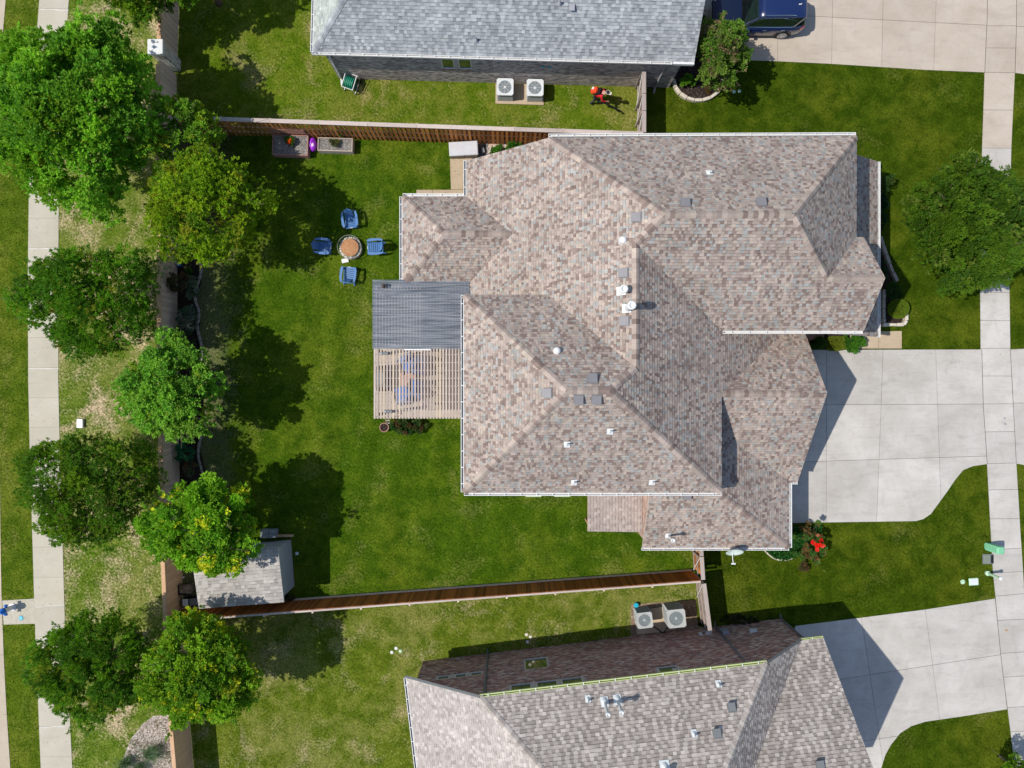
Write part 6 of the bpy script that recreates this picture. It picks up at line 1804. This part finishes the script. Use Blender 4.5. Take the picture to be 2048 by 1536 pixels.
def loft(secs, mats=None, caps=True):
    b = MB(); n = len(secs[0]); V = [p for s in secs for p in s]; F = []; Mi = []
    for i in range(len(secs) - 1):
        for k in range(n - 1):
            F.append((i * n + k, (i + 1) * n + k, (i + 1) * n + k + 1, i * n + k + 1))
        F.append((i * n + n - 1, (i + 1) * n + n - 1, (i + 1) * n, i * n))
    if caps: F.append(tuple(range(n))); F.append(tuple((len(secs) - 1) * n + k for k in range(n - 1, -1, -1)))
    b.add(V, F); return b
loft(secs).build('body', M['navy'], car, smooth=True)
# greenhouse
def cab(x, y, z): return (x, y, z)
gl = []
CB = [(-.95, .80, 1.05, .80, 1.05), (-.25, .845, 1.05, .66, 1.50), (.15, .85, 1.05, .62, 1.585), (1.0, .85, 1.06, .62, 1.60), (1.62, .845, 1.07, .60, 1.575), (2.08, .80, 1.07, .56, 1.50), (2.22, .78, 1.06, .72, 1.12)]
secs = []
for x, wb, zb, wt, zt in CB:
    h = [(wb, zb - .05), (wb, zb), (wt + (wb - wt) * .08, zt - .03), (wt * .93, zt), (wt * .5, zt + .018), (0, zt + .026)]
    secs.append([(x, -y, z) for y, z in h] + [(x, y, z) for y, z in h[-2::-1]])
loft(secs).build('glasshouse', M['glass_dark'], car, smooth=False)
# roof skin over the cabin
secs = []
for x, wt, zt in ((-.22, .60, 1.505), (.15, .64, 1.592), (1.0, .645, 1.607), (1.62, .62, 1.585), (2.12, .58, 1.51), (2.20, .54, 1.46)):
    secs.append([(x, -wt - .03, zt - .05), (x, -wt, zt), (x, -wt * .5, zt + .022), (x, 0, zt + .030), (x, wt * .5, zt + .022), (x, wt, zt), (x, wt + .03, zt - .05), (x, 0, zt - .03)])
loft(secs).build('roof', M['navy'], car, smooth=True)
for s in (-1, 1):
    b = MB(); b.tube([(-.90, s * .79, 1.07), (-.22, s * .64, 1.50)], .035, 6); b.build('pillar', M['navy'], car)
    for x in (.42, 1.32):
        b = MB(); b.tube([(x - .05, s * .858, 1.06), (x + .03, s * .655, 1.555)], .022, 4); b.build('pillar', M['black'], car)
    b = MB(); b.tube([(1.70, s * .855, 1.08), (2.14, s * .60, 1.47)], .05, 6); b.build('pillar', M['black'], car)
    b = MB(); b.tube([(-.86, s * .85, 1.075), (.6, s * .872, 1.075), (1.55, s * .868, 1.085), (1.85, s * .80, 1.18), (1.72, s * .70, 1.40), (1.0, s * .655, 1.545), (.1, s * .66, 1.535), (-.30, s * .70, 1.40), (-.80, s * .84, 1.09)], .016, 4); b.build('window_trim', M['chrome'], car)
    b = MB(); b.tube([(-.02, s * .60, 1.60), (.08, s * .585, 1.655), (1.0, s * .585, 1.675), (1.5, s * .57, 1.655), (1.62, s * .575, 1.60)], .028, 6); b.build('roof_rail', M['chrome'], car)
    for x in (.28, 1.22):
        b = MB(); b.bevbox((x, s * .945, .90), (.19, .03, .035), .01); b.build('door_handle', M['chrome'], car)
    b = MB(); b.bevbox((-.62, s * 1.02, 1.10), (.13, .20, .13), .03); b.build('wing_mirror', M['navy'], car)
    b = MB(); b.bevbox((2.14, s * .78, .93), (.24, .16, .15), .03, rz=s * -.35); b.build('tail_light', M['red_lens'], car)
    b = MB(); b.bevbox((-2.13, s * .70, .78), (.28, .24, .12), .03, rz=s * .45); b.build('headlight', M['ac_light'], car)
    for x in (-1.36, 1.36):
        b = MB(); b.lathe((0, 0, 0), [(.20, -.11), (.335, -.11), (.36, -.08), (.36, .07), (.335, .10), (.24, .095)], 30)
        o = b.build('wheel', M['rubber'], car); o.location = (x, s * .84, .36); o.rotation_euler = (math.pi / 2 * (1 if s < 0 else -1), 0, 0)
        r_ = MB(); r_.lathe((0, 0, .075), [(.235, .03), (.245, .055), (.225, .055), (.21, .02), (.0, .015)], 30)
        for k in range(10):
            a = 2 * math.pi * k / 10; Mx = Matrix.Rotation(a, 4, 'Z'); r_.box(Mx @ Vector((.13, 0, .125)), (.19, .035, .03), M=Mx)
        r_.lathe((0, 0, .11), [(.05, 0), (.05, .035), (0, .04)], 12)
        r_.build('rim', M['rim'], o)
    for x in (-1.36, 1.36):
        b = MB(); b.tube([(x + .42 * math.cos(a), s * .925, .36 + .42 * math.sin(a)) for a in [math.pi * (i / 12) for i in range(-1, 14)]], .028, 5); b.build('wheel_arch', M['black'], car)
b = MB(); b.bevbox((0, 0, .26), (3.4, 1.84, .10), .03); b.build('sill', M['black'], car)
b = MB(); b.bevbox((-2.31, 0, .60), (.06, .95, .22), .015); b.build('grille', M['black'], car)
b = MB(); b.tube([(-2.35, -.5, .66), (-2.37, 0, .64), (-2.35, .5, .66)], .02, 5); b.build('grille_trim', M['chrome'], car)
b = MB(); b.bevbox((2.35, 0, .78), (.03, .5, .14), .01); b.build('number_plate', M['white_metal'], car)
b = MB(); b.tube([(1.75, 0, 1.62), (1.86, 0, 1.70)], .012, 5); b.bevbox((1.8, 0, 1.63), (.14, .05, .03), .01); b.build('antenna', M['white_metal'], car)
for y0 in (-.5, .1):
    b = MB(); b.tube([(-.93, y0, 1.075), (-.72, y0 + .55, 1.215)], .010, 4); b.build('wiper', M['black'], car)
b = MB(); b.bevbox((-.72, .0, 1.085), (.34, 1.4, .03), .01); b.build('dashboard', M['black'], car)

# ============================================================ PERSON with a backpack blower
pc = Vector((4.33, 14.64, 0))
per = thing('person', pc, 'person in a red shirt, dark trousers and pale visor stooping on the north lawn', 'person', rz=math.radians(-110))
# skeleton, local: faces +y
J = {'pelvis': (0, -.12, .92, .15), 'spine': (0, .02, 1.12, .145), 'chest': (0, .18, 1.32, .165), 'neck': (0, .34, 1.47, .060), 'head': (0, .42, 1.56, .095), 'crown': (0, .46, 1.66, .088),
     'lsh': (-.19, .22, 1.40, .075), 'rsh': (.19, .22, 1.40, .075), 'lel': (-.29, .36, 1.17, .050), 'rel': (.29, .34, 1.16, .050), 'lwr': (-.20, .60, 1.08, .034), 'rwr': (.17, .56, 1.02, .034),
     'lpa': (-.16, .67, 1.06, .032), 'rpa': (.13, .62, .99, .032),
     'lhi': (-.10, -.10, .86, .10), 'rhi': (.10, -.10, .86, .10), 'lkn': (-.14, .04, .49, .068), 'rkn': (.13, -.06, .49, .068), 'lan': (-.15, -.04, .10, .045), 'ran': (.15, -.24, .10, .045),
     'lto': (-.18, .16, .045, .042), 'rto': (.18, -.04, .045, .042)}
E_ = [('pelvis', 'spine'), ('spine', 'chest'), ('chest', 'neck'), ('neck', 'head'), ('head', 'crown'), ('chest', 'lsh'), ('chest', 'rsh'), ('lsh', 'lel'), ('rsh', 'rel'), ('lel', 'lwr'), ('rel', 'rwr'), ('lwr', 'lpa'), ('rwr', 'rpa'),
      ('pelvis', 'lhi'), ('pelvis', 'rhi'), ('lhi', 'lkn'), ('rhi', 'rkn'), ('lkn', 'lan'), ('rkn', 'ran'), ('lan', 'lto'), ('ran', 'rto')]
for s, w, p in (('l', -1, 'lpa'), ('r', 1, 'rpa')):
    bx_, by_, bz_, _ = J[p]
    for k, (dx, L1) in enumerate(((-.030, .040), (-.010, .046), (.010, .044), (.028, .034))):
        a, c = '%sf%da' % (s, k), '%sf%db' % (s, k)
        J[a] = (bx_ + dx, by_ + L1, bz_ - .012, .0095); J[c] = (bx_ + dx * .9, by_ + L1 + .012, bz_ - .045, .0085)
        E_ += [(p, a), (a, c)]
    J[s + 'th'] = (bx_ - w * .045, by_ + .012, bz_ - .02, .011); E_.append((p, s + 'th'))
names = list(J); me = bpy.data.meshes.new('body')
me.from_pydata([J[n][:3] for n in names], [(names.index(a), names.index(b_)) for a, b_ in E_], [])
tmp = bpy.data.objects.new('tmp_body', me); COL.objects.link(tmp)
md = tmp.modifiers.new('skin', 'SKIN'); tmp.modifiers.new('sub', 'SUBSURF').levels = 2
for i, n in enumerate(names):
    me.skin_vertices[0].data[i].radius = (J[n][3], J[n][3]); me.skin_vertices[0].data[i].use_root = (n == 'pelvis')
bpy.context.view_layer.update()
dg = bpy.context.evaluated_depsgraph_get()
bm_ = bpy.data.meshes.new_from_object(tmp.evaluated_get(dg)); bpy.data.objects.remove(tmp)
bm_.name = 'body'; bm_.materials.clear()
for m_ in ('skin', 'shirt', 'trousers', 'black'): bm_.materials.append(M[m_])
def seg_d(p, a, b_):
    a, b_ = Vector(a), Vector(b_); t_ = max(0, min(1, (p - a).dot(b_ - a) / (b_ - a).length_squared)); return (p - a - (b_ - a) * t_).length
for poly in bm_.polygons:
    c = poly.center
    ds = sorted((seg_d(c, J[a][:3], J[b_][:3]) - .5 * (J[a][3] + J[b_][3]) / 2, a, b_) for a, b_ in E_)[0]
    a, b_ = ds[1], ds[2]
    if b_ in ('spine', 'chest', 'lsh', 'rsh', 'lel', 'rel') or (b_ in ('lwr', 'rwr') and (c - Vector(J[b_][:3])).length > .09): m_ = 1
    elif b_ in ('lhi', 'rhi', 'lkn', 'rkn', 'lan', 'ran'): m_ = 2
    elif b_ in ('lto', 'rto'): m_ = 3
    else: m_ = 0
    poly.material_index = m_; poly.use_smooth = True
o = bpy.data.objects.new('body', bm_); COL.objects.link(o); o.parent = per
b = MB(); b.lathe((0, .455, 1.62), [(.098, -.05), (.104, .0), (.10, .05), (.07, .09), (.02, .105)], 18); b.build('hair', M['hair'], per, smooth=True)
b = MB(); b.lathe((0, .46, 1.655), [(.104, 0), (.112, .03), (.098, .035), (.094, .0)], 22); b.prism([(-.09, .54), (.09, .54), (.07, .64), (0, .66), (-.07, .64)], 1.645, 1.658); b.build('visor', M['cream'], per)
for s in (-1, 1):
    b = MB(); b.lathe((s * .034, .512, 1.575), [(.003, -.012), (.012, 0), (.003, .012)], 8); b.build('eye', M['white_metal'], per)
    b = MB(); b.lathe((s * .098, .43, 1.565), [(.006, -.03), (.018, 0), (.006, .03)], 8); b.build('ear', M['skin'], per)
b = MB(); b.tube([(0, .515, 1.565), (0, .535, 1.535)], [.010, .015], 6); b.build('nose', M['skin'], per)
b = MB(); b.tube([(-.022, .505, 1.505), (.022, .505, 1.505)], .006, 5); b.build('mouth', M['shirt'], per)
bl = thing('backpack_blower', (0, 0, 0), 'orange and white backpack machine with black harness carried by the person in red', 'garden machine')
bl.location = (pc.x, pc.y, 0); bl.rotation_euler = (0, 0, math.radians(-110))
b = MB(); Mb = Matrix.Rotation(math.radians(-35), 4, 'X')
b.bevbox((0, -.20, 1.38), (.32, .20, .36), .05, M=Mb); b.build('engine_cover', M['orange_red'], bl)
b = MB(); b.bevbox((0, -.05, 1.38), (.36, .07, .50), .03, M=Mb); b.build('back_plate', M['black'], bl)
b = MB(); b.bevbox((-.06, -.30, 1.42), (.14, .10, .12), .03, M=Mb); b.build('filter_cap', M['white_metal'], bl)
for s in (-1, 1):
    b = MB(); b.tube([(s * .12, .02, 1.50), (s * .15, .28, 1.56), (s * .15, .38, 1.38), (s * .14, .20, 1.14), (s * .12, -.02, 1.14)], .022, 5); b.build('strap', M['black'], bl)
b = MB(); b.tube([(.20, -.12, 1.18), (.30, .12, .98), (.25, .50, .94), (.20, .95, .70), (.18, 1.35, .38)], [.05, .05, .045, .045, .05], 10); b.build('blower_tube', M['black'], bl)
# ============================================================ HOSE REEL
c = W(701, 166, .4)
t = thing('hose_cart', (c.x, c.y, 0), 'garden hose cart with green hose and white frame at the corner of the north house', 'hose cart', rz=-.35)
for s in (-1, 1):
    b = MB(); b.tube([(s * .30, -.38, .05), (s * .30, -.38, .62), (s * .30, .30, .75), (s * .30, .42, .10), (s * .30, -.38, .05)], .022, 6); b.build('frame', M['white_metal'], t)
b = MB(); b.tube([(-.30, -.38, .62), (.30, -.38, .62)], .02, 6); b.build('handle', M['white_metal'], t)
b = MB(); b.tube([(-.30, .40, .55), (.30, .40, .55)], .02, 6); b.build('crossbar', M['white_metal'], t)
for k in range(5):
    b = MB()
    pts = [(-.22 + k * .10, .27 * math.cos(a), .42 + .27 * math.sin(a)) for a in [2 * math.pi * i / 20 for i in range(21)]]
    b.tube(pts, .045, 6, cap=False); b.build('hose_coil', M['teal'], t)
for s in (-1, 1):
    b = MB(); b.lathe((0, 0, 0), [(.05, -.02), (.13, -.02), (.13, .02), (.05, .02)], 18); o = b.build('wheel', M['black'], t); o.location = (s * .36, .38, .13); o.rotation_euler = (0, math.pi / 2, 0)
b = MB(); b.tube([(.3, .1, .3), (.5, .25, .06), (.62, .0, .03), (.45, -.3, .03)], .016, 6); b.build('loose_hose', M['black'], t)
# small things near the front
c = W(360, 516, 1.2)
t = thing('shepherd_hook', (W(326, 497, .9).x + .9, c.y, 0), 'thin white hook pole leaning out over the west fence boards', 'hook')
b = MB(); b.tube([(0, 0, 0), (0, 0, 1.3), (-.15, .02, 1.5), (-.32, .03, 1.45)], .012, 6); b.build('pole', M['white_metal'], t)
c = W(355, 529, .3)
t = thing('garden_sign', (c.x, c.y, .02), 'small blue and white garden ornament in the dark mulch by the fence', 'garden ornament')
b = MB(); b.lathe((0, 0, 0), [(.10, 0), (.12, .1), (.08, .22), (.02, .25)], 14); b.build('base', M['blue_dark'], t)
b = MB(); b.bevbox((0, 0, .27), (.14, .09, .05), .015, rz=-.5); b.build('top', M['ac_light'], t)
c = W(370, 535, .2)
t = thing('garden_figure', (c.x, c.y, .02), 'small orange star shaped garden figure in the dark mulch bed', 'garden ornament')
b = MB(); b.prism([(.11 * math.cos(a) if i % 2 == 0 else .045 * math.cos(a), .11 * math.sin(a) if i % 2 == 0 else .045 * math.sin(a)) for i, a in enumerate([math.pi * k / 5 for k in range(10)])], .12, .16); b.tube([(0, 0, 0), (0, 0, .12)], .015, 6); b.build('star', M['fence_cap_tan'], t)
